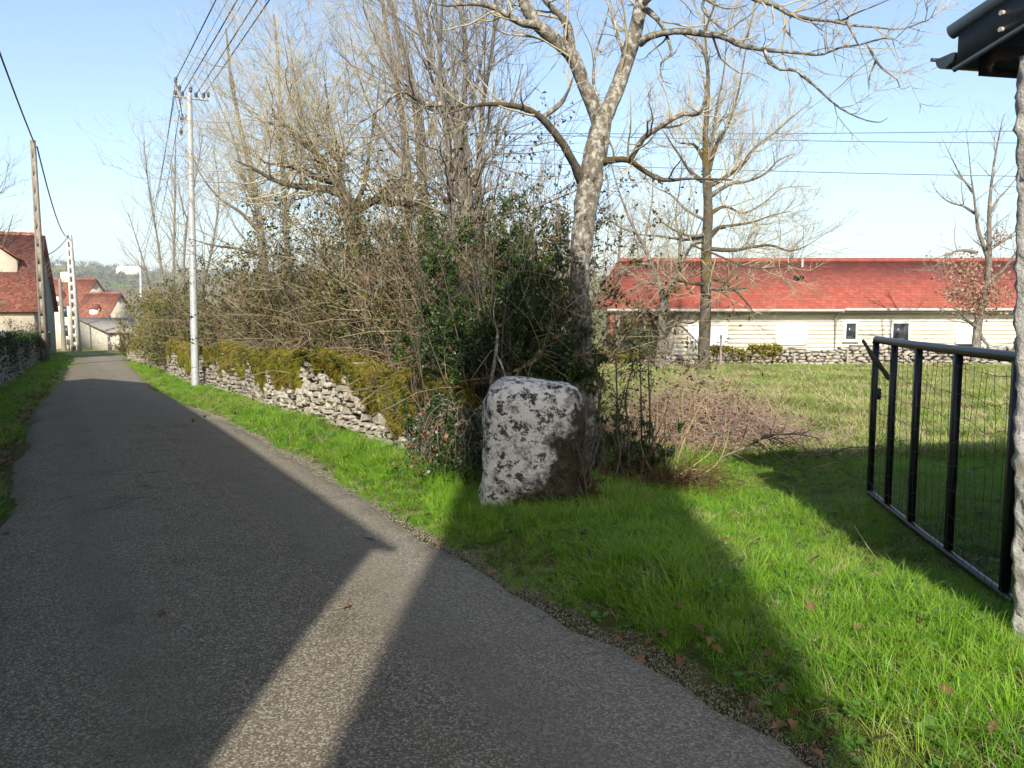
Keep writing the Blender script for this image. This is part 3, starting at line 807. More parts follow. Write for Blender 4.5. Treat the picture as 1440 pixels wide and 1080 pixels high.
# ------------------------------------------------------------------ the lichened boulder at the wall's end
c0 = gp(752, 700); BX, BY = .165, 6.32; bz = float(G(BX, BY))
bm = bmesh.new(); bmesh.ops.create_icosphere(bm, subdivisions=5, radius=1)
V = np.array([v.co[:] for v in bm.verts]); F = np.array([[v.index for v in f.verts] for f in bm.faces]); bm.free()
V = np.sign(V)*np.abs(V)**np.array([.30, .42, .36])
top = np.clip((V[:, 2]+1)/2, 0, 1)
V = V*np.array([.405, .30, .54]); V[:, 0] *= 1-.04*top; V[:, 2] -= .05*np.clip(np.abs(V[:, 0]+.06)/.4, 0, 1)**2*top
V[:, 0] += .02*np.sin(V[:, 2]*3)
V[:, 2] += .06*np.where(top > .7, (V[:, 0]*-.35), 0)
nz = .5*vnoise(V, 1.9, 3)+.3*vnoise(V, 4.5, 9)+.16*vnoise(V, 11, 4)+.1*vnoise(V, 24, 8)
V = V + unit(V)*(.10*nz)[:, None]
nz = vnoise(V, 6.5, 12); V = V + unit(V)*(.035*np.round(nz*3)/3)[:, None]
V = V + np.array([BX, BY, bz+.44])
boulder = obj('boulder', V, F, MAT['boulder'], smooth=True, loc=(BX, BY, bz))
tag(boulder, 'big upright limestone boulder blotched with black and white lichen at the wall end', 'boulder')

# ------------------------------------------------------------------ trees
def limb(pts, depth, n=16):
    """pts (u, v, radius in px) traced on the photograph; depth: metres, constant or (start, end)"""
    d0, d1 = depth if isinstance(depth, tuple) else (depth, depth)
    k = len(pts); P = []; r = []
    for i, (u, v, rp) in enumerate(pts):
        Y = d0+(d1-d0)*i/max(k-1, 1); P.append(at(u, v, Y)); r.append(rp/FPX*Y)
    return resample(P, r, n)
def tap(limbs, k0=.8, k1=.28):
    return [(P, r*np.linspace(k0, k1, len(r))) for P, r in limbs]
def limb_parts(root, limbs, mats, names, sides=9, knob=.10):
    for (P, r), m, nm in zip(limbs, mats, names):
        V, F = tubes(P[None], r[None], sides)
        ctr = np.repeat(P, sides, 0); rr = np.repeat(r, sides)
        d = V-ctr; k = vnoise(V, 9, 3)*.9+vnoise(V, 24, 5)*.5
        V = ctr+d*(1+knob*1.6*k)[:, None]
        b = np.arange(sides); capV = P[-1][None]
        F2 = np.stack([b+(len(P)-1)*sides, (b+1) % sides+(len(P)-1)*sides, np.full(sides, len(V))], 1)
        obj(nm, np.vstack([V, capV]), [F, F2], m, root, smooth=True)
def stack(limbs): return np.stack([l[0] for l in limbs]), np.stack([l[1] for l in limbs])
def cat(*ps):
    ps = [p for p in ps if len(p[0])]
    return np.concatenate([p[0] for p in ps]), np.concatenate([p[1] for p in ps])
def twigs(root, sets, mat, name='twigs'):
    parts = [tubes(P, R, sd) for (P, R), sd in sets if len(P)]
    V, F = merge(parts); return tag(obj(name, V, F, mat, root), kind='stuff')

# --- the walnut behind the boulder
D = 7.9
rg = np.random.default_rng(41)
wt = [
 limb([(826, 690, 20), (824, 600, 17), (818, 500, 16), (815, 400, 15.5), (820, 320, 17), (830, 255, 18), (843, 190, 17), (846, 165, 15)], D, 26),
 limb([(844, 175, 14), (862, 140, 12), (880, 90, 11.5), (893, 45, 11), (903, 0, 10.5), (915, -70, 8), (935, -170, 5)], (D, D+.3), 22),
 limb([(844, 175, 13), (832, 144, 11), (820, 117, 10), (807, 83, 10), (790, 64, 9.5), (770, 47, 9.5), (751, 30, 9), (737, 5, 8), (722, -50, 6), (700, -150, 4)], (D, D-.4), 24),
]
wl_ = [
 limb([(803, 72, 6.5), (798, 36, 6.5), (779, 14, 6), (763, -5, 5), (740, -60, 4)], (D, D-.3)),
 limb([(755, 36, 6), (729, 30, 5.5), (695, 11, 5), (668, 5, 4), (630, 8, 3), (600, 2, 2)], (D-.3, D-.9)),
 limb([(820, 255, 9), (808, 232, 7), (795, 208, 6.5), (773, 178, 6.5), (751, 158, 6), (723, 149, 5.5), (690, 146, 5), (660, 150, 3.5), (630, 160, 2)], (D, D-.8)),
 limb([(762, 166, 4.5), (787, 147, 4), (799, 128, 3), (806, 108, 2)], (D-.3, D-.5)),
 limb([(845, 228, 7), (862, 225, 5), (884, 225, 5), (904, 239, 4.5), (932, 253, 4.5), (973, 251, 3), (1030, 253, 2)], (D, D-.8)),
 limb([(886, 226, 4), (898, 205, 4), (907, 192, 4), (929, 178, 4.5), (958, 161, 4), (976, 161, 4), (986, 156, 3.5), (994, 125, 3), (994, 90, 2.5), (984, 62, 2)], (D-.2, D-.9)),
 limb([(900, 60, 6), (917, 50, 5), (952, 44, 5), (985, 47, 5), (1017, 52, 4.5), (1040, 63, 4.5), (1075, 70, 3.8), (1121, 74, 3), (1154, 77, 2.8), (1180, 67, 2.4), (1209, 63, 2.2), (1241, 54, 1.8), (1262, 57, 1.)], (D, D-1.6), 26),
 limb([(1075, 72, 2.6), (1092, 96, 2.3), (1119, 99, 2.2), (1145, 120, 2), (1177, 149, 1.7), (1209, 166, 1.4), (1235, 172, 1.1), (1248, 166, .8)], (D-.9, D-1.5), 18),
 limb([(1220, 62, 2), (1232, 85, 1.9), (1244, 99, 1.6), (1261, 111, 1.4), (1267, 125, 1.2), (1280, 121, .8)], (D-1.5, D-1.7)),
 limb([(1232, 85, 1.5), (1223, 108, 1.3), (1222, 126, .8)], (D-1.5, D-1.6)),
 limb([(917, -85, 6), (960, -70, 5), (1010, -35, 4.5), (1060, -2, 4), (1087, 6, 4), (1116, 22, 3.8), (1151, 28, 3.2), (1183, 29, 2.8), (1200, 20, 2.2), (1235, 6, 1.6), (1262, -6, 1)], (D+.1, D-1.5), 24),
 limb([(1170, 29, 2.4), (1195, 35, 2), (1230, 38, 1.7), (1265, 41, 1.5), (1294, 32, 1.3), (1308, 26, 1.1), (1317, 8, .8)], (D-1.2, D-1.6)),
 limb([(1190, 30, 2), (1200, 48, 2), (1206, 62, 1.6)], (D-1.4, D-1.5)),
 limb([(905, 10, 5), (926, 29, 3.5), (938, 52, 3), (944, 76, 2.6), (930, 88, 2.2), (931, 112, 1.6), (945, 118, 1)], (D, D-.5)),
 limb([(990, 0, 2), (988, 12, 2), (1000, 28, 1.8), (1020, 42, 1.6)], (D-.5, D-.7)),
 limb([(905, 5, 4), (930, -15, 3.5), (960, -30, 3), (985, -5, 2.2), (1020, 12, 1.6), (1050, 8, 1)], (D-.1, D-.9)),
 limb([(848, 160, 4), (835, 118, 2.5), (838, 75, 2), (852, 30, 1.6), (860, -10, 1.2)], (D, D+.5)),
]
wl_ = tap(wl_, 1., .5); wt = [(wt[0][0], wt[0][1]*.9), (wt[1][0], wt[1][1]*.9), (wt[2][0], wt[2][1]*.92)]
walnut = thing('walnut_tree', at(826, 690, D)*[1, 1, 0]+[0, 0, float(G(at(826, 690, D)[0], D))], 'bare forked tree with white lichen on its bark behind the lichened boulder', 'tree')
limb_parts(walnut, wt, [MAT['walnut']]*3, ['trunk', 'limb', 'limb'], 14, .10)
limb_parts(walnut, wl_, [MAT['mossy'] if k in (2, 4) else MAT['walnut'] for k in range(len(wl_))], ['branch']*len(wl_), 8, .16)
def st16(l): return stack([resample(p, r, 16) for p, r in l])
WL = st16(wl_); WM = st16(wt[1:])
b1 = cat(grow(WL, 7., (.25, 1.1), (35, 75), 7, .5, .16, .55, rg, .1, 1, .004, .012), grow(WM, 8., (.4, 1.5), (35, 70), 7, .5, .15, .3, rg, .25, 1, .005, .014))
b2 = grow(b1, 8., (.12, .5), (30, 65), 5, .45, .16, .6, rg, .15, 1, .0028, .006)
b3 = grow(b2, 9., (.06, .22), (30, 60), 3, .4, .15, .7, rg, .2, 1, .002, .0035)
twigs(walnut, [(b1, 5), (b2, 4), (b3, 3)], MAT['twig'])

# --- the tree in the meadow
D = 23.; rg = np.random.default_rng(42)
mt_ = [limb([(988, 533, 12), (990, 500, 9), (992, 430, 9), (993, 360, 8.5), (996, 300, 8), (994, 250, 7.5), (992, 210, 6), (993, 170, 5), (996, 110, 3.8), (992, 60, 2.5), (990, 20, 1.5)], D, 24)]
ml = [
 limb([(999, 275, 5), (1013, 266, 4.5), (1030, 258, 4), (1050, 255, 4), (1075, 245, 3.6), (1095, 225, 3), (1118, 216, 2)], (D, D-.6)),
 limb([(998, 262, 5), (1022, 248, 4.5), (1040, 235, 4.2), (1060, 210, 4), (1085, 190, 3.5), (1110, 168, 2.5), (1142, 142, 1.5)], (D, D+1.)),
 limb([(997, 240, 5), (1005, 210, 4.5), (1018, 185, 4), (1030, 160, 3.5), (1040, 120, 3), (1048, 75, 2), (1055, 30, 1.2)], (D, D+.8)),
 limb([(994, 232, 4.5), (1003, 190, 4), (1008, 150, 3), (1018, 100, 2.4), (1022, 50, 1.6), (1030, 10, 1)], (D, D-1)),
 limb([(988, 255, 4.5), (970, 240, 4), (958, 222, 3.4), (945, 203, 3), (930, 180, 2)], (D, D-.5)),
 limb([(990, 225, 4), (978, 205, 3.4), (966, 202, 2.8), (950, 198, 2.2), (935, 170, 1.5)], (D, D+1.2)),
 limb([(990, 330, 4), (970, 332, 3.5), (945, 322, 3), (928, 310, 2.5)], (D, D-1.5)),
 limb([(1000, 332, 5), (1010, 320, 4.5), (1030, 317, 4), (1060, 312, 3.4), (1085, 303, 2.8), (1112, 297, 2)], (D, D-.8)),
 limb([(998, 350, 4.5), (1030, 352, 4), (1060, 347, 3.6), (1085, 345, 3.4), (1110, 353, 3), (1135, 345, 2), (1165, 325, 1)], (D, D-1.6)),
 limb([(985, 335, 3), (960, 337, 3), (925, 332, 2.6), (895, 330, 2.2), (868, 334, 1.6)], (D, D-2)),
 limb([(990, 340, 2.5), (975, 345, 2.6), (1000, 355, 2.4), (1025, 366, 2.2), (1050, 375, 2), (1085, 377, 1.8), (1115, 370, 1.5), (1150, 352, 1)], (D-1, D-3)),
 limb([(994, 400, 4), (970, 398, 3.6), (945, 390, 3.2), (928, 376, 2.4)], (D, D-1.4)),
 limb([(996, 405, 4), (1020, 408, 3.6), (1042, 406, 3), (1055, 405, 2)], (D, D-1.6)),
 limb([(998, 390, 4), (1020, 398, 3.6), (1040, 415, 3), (1055, 432, 2.4), (1063, 448, 1.6)], (D, D-1.2)),
 limb([(1000, 300, 4), (1020, 290, 3.4), (1045, 300, 2.8), (1075, 285, 2.2), (1100, 265, 1.6), (1140, 262, 1)], (D, D+1.6)),
 limb([(992, 310, 3.6), (965, 295, 3), (945, 275, 2.6), (920, 262, 2), (900, 245, 1.2)], (D, D+1.4)),
]
ml = tap(ml, .75, .25); mt_ = tap(mt_, .95, .6)
mtree = thing('bare_tree', ground(at(988, 533, D)[0], D), 'bare spreading tree with rusty brown moss low on its trunk in the meadow', 'tree')
limb_parts(mtree, mt_, [MAT['mossy']], ['trunk'], 12, .12)
limb_parts(mtree, ml, [MAT['mossy'] if k % 3 else MAT['greybark'] for k in range(len(ml))], ['branch']*len(ml), 7, .16)
A0 = cat(st16(ml), st16([(mt_[0][0][10:], mt_[0][1][10:])]))
b1 = grow(A0, 6.5, (.8, 2.4), (30, 70), 7, .75, .12, .5, rg, .12, 1, .009, .022)
b2 = grow(b1, 5.5, (.4, 1.25), (25, 60), 5, .6, .12, .55, rg, .12, 1, .006, .012)
b3 = grow(b2, 5., (.2, .7), (25, 55), 3, .5, .12, .6, rg, .12, 1, .004, .008)
twigs(mtree, [(b1, 5), (b2, 3), (b3, 3)], MAT['twig'])

# --- the smaller dark tree beside it
D = 25.; rg = np.random.default_rng(43)
nt_ = [limb([(927, 519, 9), (929, 490, 7), (931, 450, 7), (934, 425, 7), (928, 400, 6), (918, 378, 5), (908, 350, 4), (893, 325, 3.4), (880, 295, 2.8), (868, 262, 2), (858, 225, 1.2)], D, 22)]
nl = [
 limb([(932, 430, 5), (943, 405, 4.6), (953, 375, 4), (957, 340, 3.4), (950, 305, 3), (956, 262, 2.2), (960, 215, 1.4)], (D, D+.8)),
 limb([(934, 462, 3), (955, 458, 3), (970, 470, 2.6), (985, 486, 2)], (D, D-.8)),
 limb([(933, 458, 4), (950, 450, 3), (972, 455, 2.4), (990, 440, 1.6)], (D, D-.5)),
 limb([(926, 400, 4), (905, 398, 3), (885, 410, 2.4), (862, 418, 1.6)], (D, D-.6)),
 limb([(915, 372, 3.6), (895, 372, 3), (872, 385, 2.4), (850, 392, 1.4)], (D, D+.6)),
 limb([(905, 345, 3), (912, 310, 2.6), (918, 270, 2), (915, 225, 1.2)], (D, D+1.)),
 limb([(895, 328, 2.8), (870, 318, 2.4), (848, 300, 1.8), (838, 272, 1.2)], (D, D-1.)),
 limb([(950, 380, 3), (970, 350, 2.4), (985, 315, 1.8), (1000, 280, 1.2)], (D+.4, D+1.4)),
]
nl = tap(nl, .75, .25); nt_ = tap(nt_, .95, .5)
ntree = thing('bare_tree', ground(at(927, 519, D)[0], D), 'small dark twisted bare tree in front of the porch of the long house', 'tree')
limb_parts(ntree, nt_, [MAT['greybark']], ['trunk'], 10, .12)
limb_parts(ntree, nl, [MAT['greybark']]*len(nl), ['branch']*len(nl), 7, .15)
A0 = cat(st16(nl), st16([(nt_[0][0][8:], nt_[0][1][8:])]))
b1 = grow(A0, 3.6, (.7, 1.9), (30, 70), 6, .55, .13, .5, rg, .12, 1, .009, .025)
b2 = grow(b1, 3.6, (.3, 1.), (25, 60), 4, .5, .13, .55, rg, .12, 1, .006, .012)
b3 = grow(b2, 3.5, (.2, .6), (25, 55), 3, .4, .12, .6, rg, .12, 1, .004, .008)
twigs(ntree, [(b1, 4), (b2, 3), (b3, 3)], MAT['twig_grey'])

# --- the oak with dead leaves at the right
D = 26.; rg = np.random.default_rng(44)
ot_ = [limb([(1372, 505, 10), (1374, 470, 8), (1378, 440, 8), (1384, 415, 8), (1390, 385, 7), (1391, 350, 6), (1391, 310, 5), (1393, 270, 4), (1398, 230, 3), (1405, 190, 2), (1412, 160, 1)], D, 22)]
ol = [
 limb([(1390, 365, 5), (1383, 345, 4.6), (1375, 320, 4), (1371, 285, 3.4), (1366, 250, 2.6), (1362, 210, 1.8), (1358, 180, 1)], (D, D+.6)),
 limb([(1372, 355, 3.6), (1350, 352, 3), (1335, 358, 2.4), (1318, 372, 1.6), (1305, 382, 1)], (D+.2, D-.5)),
 limb([(1371, 300, 3), (1355, 290, 2.6), (1335, 284, 2.2), (1318, 270, 1.6), (1308, 250, 1)], (D+.4, D-.3)),
 limb([(1390, 395, 5), (1405, 385, 4.4), (1418, 370, 4), (1432, 350, 3), (1450, 320, 2)], (D, D-.5)),
 limb([(1392, 350, 4), (1408, 340, 3.4), (1425, 328, 3), (1445, 300, 2)], (D, D+.5)),
 limb([(1376, 462, 4), (1366, 455, 4), (1355, 445, 3.4), (1345, 435, 2.6), (1330, 432, 1.6)], (D, D-.6)),
 limb([(1378, 470, 4), (1388, 485, 3.6), (1398, 498, 3)], (D-.1, D-.4)),
 limb([(1392, 300, 3.4), (1404, 280, 2.8), (1420, 262, 2.2), (1438, 240, 1.4)], (D, D+.7)),
 limb([(1368, 270, 2.4), (1350, 245, 2), (1335, 215, 1.5), (1325, 195, 1)], (D+.5, D+1)),
]
ol = tap(ol, .7, .22); ot_ = tap(ot_, .8, .4)
oak = thing('oak_tree', ground(at(1372, 505, D)[0], D), 'slender oak holding clumps of dead pinkish brown leaves behind the open gate', 'tree')
limb_parts(oak, ot_, [MAT['greybark']], ['trunk'], 10, .12)
limb_parts(oak, ol, [MAT['greybark']]*len(ol), ['branch']*len(ol), 7, .15)
A0 = cat(st16(ol), st16([(ot_[0][0][8:], ot_[0][1][8:])]))
b1 = grow(A0, 4.6, (.6, 1.6), (30, 65), 6, .6, .13, .5, rg, .15, 1, .008, .02)
b2 = grow(b1, 3.6, (.3, .9), (25, 60), 4, .5, .14, .55, rg, .12, 1, .0055, .01)
b3 = grow(b2, 3.6, (.15, .45), (25, 55), 3, .4, .14, .6, rg, .12, 1, .004, .007)
twigs(oak, [(b1, 4), (b2, 3), (b3, 3)], MAT['twig_grey'])
P = []
for u, v, su, sv, n_ in ((1352, 415, 16, 12, 330), (1375, 395, 22, 16, 420), (1398, 415, 16, 12, 260), (1335, 375, 14, 8, 90), (1405, 335, 8, 8, 70), (1375, 430, 14, 9, 180), (1360, 380, 18, 14, 160)):
    for k in range(int(n_*1.5)): P.append(at(u+rg.normal(0, su), v+rg.normal(0, sv), D-.1+rg.normal(0, .5)))
V, F = leaf_quads(np.array(P), .10, rg, .65, .2)
tag(obj('dead_leaves', V, F, MAT['leaf_oak'], oak), kind='stuff')

# --- the trees behind the mossy wall
def wall_tree(label, D, trunks, limbs_, seed, l1, l2, l3, mt1, mt2, mtw, name='ash_tree', push=None, group=None):
    rg = np.random.default_rng(seed)
    T_ = []
    for p, d in trunks:
        P, r = limb(p, d, 20)
        foot = np.array([P[0, 0], P[0, 1], float(G(P[0, 0], P[0, 1]))-.1])
        T_.append(resample(np.vstack([foot, foot*.5+P[0]*.5, P]), np.concatenate([[r[0]*1.25, r[0]*1.08], r])*np.linspace(.85, .6, len(r)+2), 24))
    L_ = tap([limb(p, d) for p, d in limbs_], .8, .3)
    b = T_[0][0][0]
    root = thing(name, ground(b[0], b[1]), label, 'tree', group)
    limb_parts(root, T_, [mt1]*len(T_), ['trunk']*len(T_), 10, .13)
    limb_parts(root, L_, [mt2]*len(L_), ['branch']*len(L_), 8, .2)
    A = st16(L_) if L_ else None; B = stack([resample(p[5:], r[5:], 16) for p, r in T_])
    A = cat(A, B) if A is not None else B
    b1 = grow(A, *l1, rg=rg, rmin=.005, rmax=.016, push=push)
    b2 = grow(b1, *l2, rg=rg, rmin=.0035, rmax=.007)
    b3 = grow(b2, *l3, rg=rg, rmin=.0028, rmax=.005)
    twigs(root, [(b1, 4), (b2, 3), (b3, 3)], mtw)
    return root
# (dens, length range, angle, steps, up, wiggle, radius ratio)
wall_tree('old bare tree with leaning limbs cloaked in brown moss above the bramble hedge', 13.,
 [([(512, 500, 16), (508, 420, 15), (500, 350, 14), (490, 300, 13), (482, 270, 12), (462, 238, 9), (440, 212, 7), (420, 195, 6), (400, 175, 5), (382, 160, 4)], 13.)],
 [([(484, 274, 9), (460, 266, 8), (430, 263, 7), (407, 260, 7), (382, 252, 6), (362, 240, 5), (345, 232, 4), (330, 225, 2)], (13., 12.4)),
  ([(470, 255, 7), (440, 247, 6.5), (415, 235, 6), (395, 232, 5.5), (372, 228, 4), (350, 205, 2)], (13., 13.6)),
  ([(495, 300, 10), (525, 283, 9), (552, 285, 8), (580, 288, 7), (605, 292, 6), (634, 310, 5)], (13., 11.5)),
  ([(525, 283, 6), (545, 266, 6), (580, 262, 5), (610, 278, 4)], (12.5, 13)),
  ([(480, 262, 6), (478, 225, 5), (470, 190, 4), (462, 150, 3), (455, 100, 2)], (13, 13.6)),
  ([(500, 290, 6), (515, 250, 5), (520, 205, 4), (530, 150, 3), (535, 80, 2)], (13, 14)),
  ([(440, 212, 4), (425, 165, 3), (415, 110, 2), (405, 50, 1.4)], (13, 13.5))],
 51, (12., (.8, 3.2), (30, 90), 9, .7, .17, .4), (5.5, (.4, 1.5), (25, 75), 5, .35, .18, .5), (4.6, (.2, .7), (18, 45), 3, .4, .1, .55), MAT['mossy'], MAT['mossy'], MAT['twig'])
wall_tree('tall coppiced tree whose pale stems fan upward beside the evergreen shrub', 9.6,
 [([(658, 470, 14), (656, 400, 12), (655, 320, 11), (650, 260, 10), (645, 200, 9), (640, 150, 8), (625, 120, 6), (605, 85, 5), (590, 40, 4), (575, -30, 3)], 9.6),
  ([(664, 470, 10), (662, 380, 8), (662, 300, 7), (655, 220, 6.5), (652, 150, 6), (655, 80, 5), (650, 10, 4), (648, -60, 3)], 9.8),
  ([(650, 470, 9), (640, 380, 7), (634, 300, 6), (632, 220, 5.5), (622, 150, 5), (618, 80, 4), (622, 0, 3), (620, -70, 2)], 9.5),
  ([(668, 470, 8), (668, 380, 7), (672, 290, 6), (675, 210, 5), (680, 140, 4.5), (692, 70, 4), (698, 0, 3), (705, -60, 2)], 9.9)],
 [([(644, 165, 6), (625, 148, 6), (605, 147, 6), (590, 143, 5.5), (576, 131, 5.5), (560, 130, 5), (545, 142, 4.5), (520, 164, 3.5), (495, 176, 3), (478, 168, 2)], (9.6, 8.8)),
  ([(650, 240, 4), (625, 215, 3.4), (600, 205, 3), (575, 195, 2.4), (550, 190, 1.6)], (9.6, 9)),
  ([(655, 170, 4), (672, 110, 3.4), (680, 60, 2.6), (678, 0, 2)], (9.7, 10.2)),
  ([(650, 180, 4), (640, 120, 3.4), (636, 50, 2.6), (640, -10, 2)], (9.6, 9.2)),
  ([(645, 200, 4), (612, 130, 3.4), (598, 60, 2.6), (588, 0, 2)], (9.6, 9.9)),
  ([(662, 250, 4), (700, 200, 3.4), (720, 150, 2.6), (735, 90, 2)], (9.7, 10.2))],
 52, (9., (.7, 2.3), (20, 75), 8, .6, .14, .4), (4.6, (.4, 1.2), (18, 45), 5, .4, .09, .5), (3.4, (.15, .5), (18, 45), 3, .3, .1, .55), MAT['greybark'], MAT['walnut'], MAT['twig_grey'])
wall_tree('tall dark stemmed bare tree rising behind the mossy limbs', 14.5,
 [([(598, 470, 12), (598, 380, 11), (596, 300, 10), (592, 220, 9), (585, 150, 8), (575, 100, 7), (562, 50, 6), (548, 0, 5), (535, -60, 4)], 14.5),
  ([(560, 470, 10), (566, 380, 9), (575, 300, 8), (572, 220, 7), (565, 160, 6), (552, 90, 5), (540, 20, 4), (535, -40, 3)], 15.2)],
 [([(590, 215, 5), (610, 170, 4.5), (618, 110, 4), (615, 40, 3), (612, -20, 2)], (14.5, 15)),
  ([(580, 130, 4), (555, 105, 3.4), (530, 60, 2.6), (510, 10, 2)], (14.5, 14)),
  ([(572, 230, 4), (545, 200, 3.4), (520, 150, 2.6), (500, 90, 2), (490, 30, 1.4)], (15, 15.6))],
 53, (7., (1., 3.), (25, 80), 8, .6, .15, .4), (5., (.5, 1.5), (18, 45), 5, .5, .09, .5), (2.6, (.2, .6), (18, 45), 3, .3, .1, .55), MAT['mossy'], MAT['mossy'], MAT['twig'])
wall_tree('loose bare tree with long pale whips leaning over the road near the metal pole', 18.,
 [([(372, 470, 9), (372, 400, 8), (368, 340, 7), (362, 290, 6), (352, 240, 5), (338, 180, 4), (325, 110, 3), (318, 40, 2)], 18.),
  ([(400, 470, 8), (405, 390, 7), (402, 320, 6), (398, 250, 5), (395, 180, 4), (392, 100, 3), (385, 20, 2)], 18.5)],
 [([(368, 330, 4), (340, 300, 3.6), (310, 280, 3), (285, 250, 2.4), (268, 215, 1.6)], (18, 17)),
  ([(365, 300, 4), (345, 255, 3.4), (330, 200, 2.8), (310, 150, 2), (290, 100, 1.4)], (18, 17.4)),
  ([(400, 300, 4), (425, 250, 3.4), (440, 190, 2.6), (450, 130, 2)], (18.5, 19)),
  ([(370, 360, 3.4), (335, 350, 3), (300, 345, 2.4), (265, 335, 1.6)], (18, 16.8))],
 54, (7.5, (1., 3.2), (25, 80), 8, .6, .15, .45), (5., (.6, 1.7), (18, 45), 5, .5, .09, .5), (2.2, (.3, .8), (18, 45), 3, .3, .1, .55), MAT['greybark'], MAT['greybark'], MAT['twig'])
for k, sap in enumerate([([(246, 480, 3), (244, 420, 2.6), (245, 340, 2.2), (246, 270, 1.7), (247, 190, 1.)], 32.),
  ([(262, 480, 3), (258, 400, 2.4), (262, 320, 2), (275, 250, 1.4), (285, 190, 1.)], 29.),
  ([(236, 480, 3), (230, 410, 2.4), (222, 340, 1.8), (210, 270, 1.4), (202, 200, 1.)], 35.),
  ([(280, 480, 3), (285, 410, 2.4), (300, 340, 1.8), (308, 270, 1.4), (300, 210, 1.)], 26.),
  ([(226, 480, 2.6), (215, 430, 2.2), (205, 380, 1.6), (190, 330, 1.2), (180, 300, .8)], 38.)]):
    wall_tree(('straight thin sapling rising straight beside the metal pole', 'sapling leaning against the metal pole', 'sapling leaning over the hedge away from the pole', 'sapling growing between the metal pole and the whippy tree', 'outermost bent sapling hanging over the road')[k], sap[1], [sap], [], 55+k,
              (5., (1., 3.2), (15, 55), 7, .7, .09, .6), (3.4, (.5, 1.4), (18, 50), 4, .4, .1, .5), (2.6, (.3, .7), (18, 45), 3, .3, .1, .55),
              MAT['greybark'], MAT['greybark'], MAT['twig_grey'], 'sapling')

# ------------------------------------------------------------------ shrubs and brambles behind the wall
def thicket(label, s0, s1, o0, o1, h, seed, ncane=260, nleaf=9000, cols=('leaf_olive', 'leaf_brown'), name='bramble_thicket', lsz=.05, split=.62):
    rg = np.random.default_rng(seed)
    sm = (s0+s1)/2; x, y = xy_of(sm, (o0+o1)/2)
    root = thing(name, ground(float(x), float(y)), label, 'bramble', None)
    def base(n):
        s = rg.uniform(s0, s1, n); o = rg.uniform(o0, o1, n); x, y = xy_of(s, o); return np.c_[x, y, G(x, y)-.05]
    p = base(ncane); d = np.c_[rg.normal(0, .35, (ncane, 2)), np.ones(ncane)]
    d[:, 0] -= RN[0]*.1; d[:, 1] -= RN[1]*.1
    L = rg.uniform(.65, 1.35, ncane)*h*1.15
    c1 = (walk(p, d, L, 10, .13, rg.uniform(-1.8, .5, ncane), rg), rg.uniform(.004, .008, ncane)[:, None]*np.linspace(1, .35, 11)[None])
    def tame(Q):
        s, o = so_of(Q[..., 0], Q[..., 1])
        over = Q[..., 2]-G(*xy_of(s, wall_o(s)))-wall_h(s)            # height above the wall top
        lim = wall_o(s)+.42-np.clip(over-.25, 0, .8)*.45
        k = np.clip(lim-o, 0, .35)*1.5
        Q[..., 0] += RN[0]*k; Q[..., 1] += RN[1]*k; return Q
    tame(c1[0])
    c2 = grow(c1, 2.6, (.3, 1.1), (25, 80), 5, -.3, .2, .6, rg, .15, 1, .0025, .005)
    c3 = grow(c2, 2., (.12, .45), (25, 80), 2, 0, .2, .7, rg, .1, 1, .002, .003)
    tame(c2[0]); tame(c3[0])
    twigs(root, [(c1, 4), (c2, 3), (c3, 3)], MAT['cane'], 'canes')
    al = cat(c2); n1 = int(nleaf*split)
    for cname, n_, nm in ((cols[0], n1, 'foliage'), (cols[1], nleaf-n1, 'dry_foliage')):
        P = np.vstack([along(c2, n_*2//3, rg, 0, .018), along((c1[0][:, :8], None), n_-n_*2//3, rg, .1, .03)])
        cl = vnoise(P, 1.7, seed % 13 + (0 if nm == 'foliage' else 5)); P = P[cl > -.12]
        V, F = leaf_quads(P, lsz, rg, .6, .25); tag(obj(nm, V, F, MAT[cname], root), kind='stuff')
    return root
thicket('tangle of pale bramble canes over the wall next to the evergreen shrub', 5.3, 7.6, 1.75, 3.0, 2.65, 61, 240, 18000, lsz=.05)
thicket('bramble tangle with tan canes and olive leaves above the bare patch of wall stones', 7.4, 9.8, 1.75, 3.4, 2.75, 62, 270, 24000, lsz=.055)
thicket('thick olive and rust coloured bramble mass under the mossy limbs', 9.6, 12.4, 1.75, 3.8, 2.9, 63, 250, 24000, lsz=.06)
thicket('dense brown bramble mass sagging over thick yellow moss', 12.2, 15.6, 1.75, 4.0, 2.8, 64, 240, 24000, lsz=.07)
thicket('bramble thicket right behind the galvanised pole', 15.4, 20.4, 1.75, 4.2, 2.8, 65, 250, 23000, lsz=.08)
thicket('shaded bramble growth beyond the galvanised pole', 20.2, 26.5, 1.75, 4.2, 2.8, 66, 240, 22000, lsz=.09)
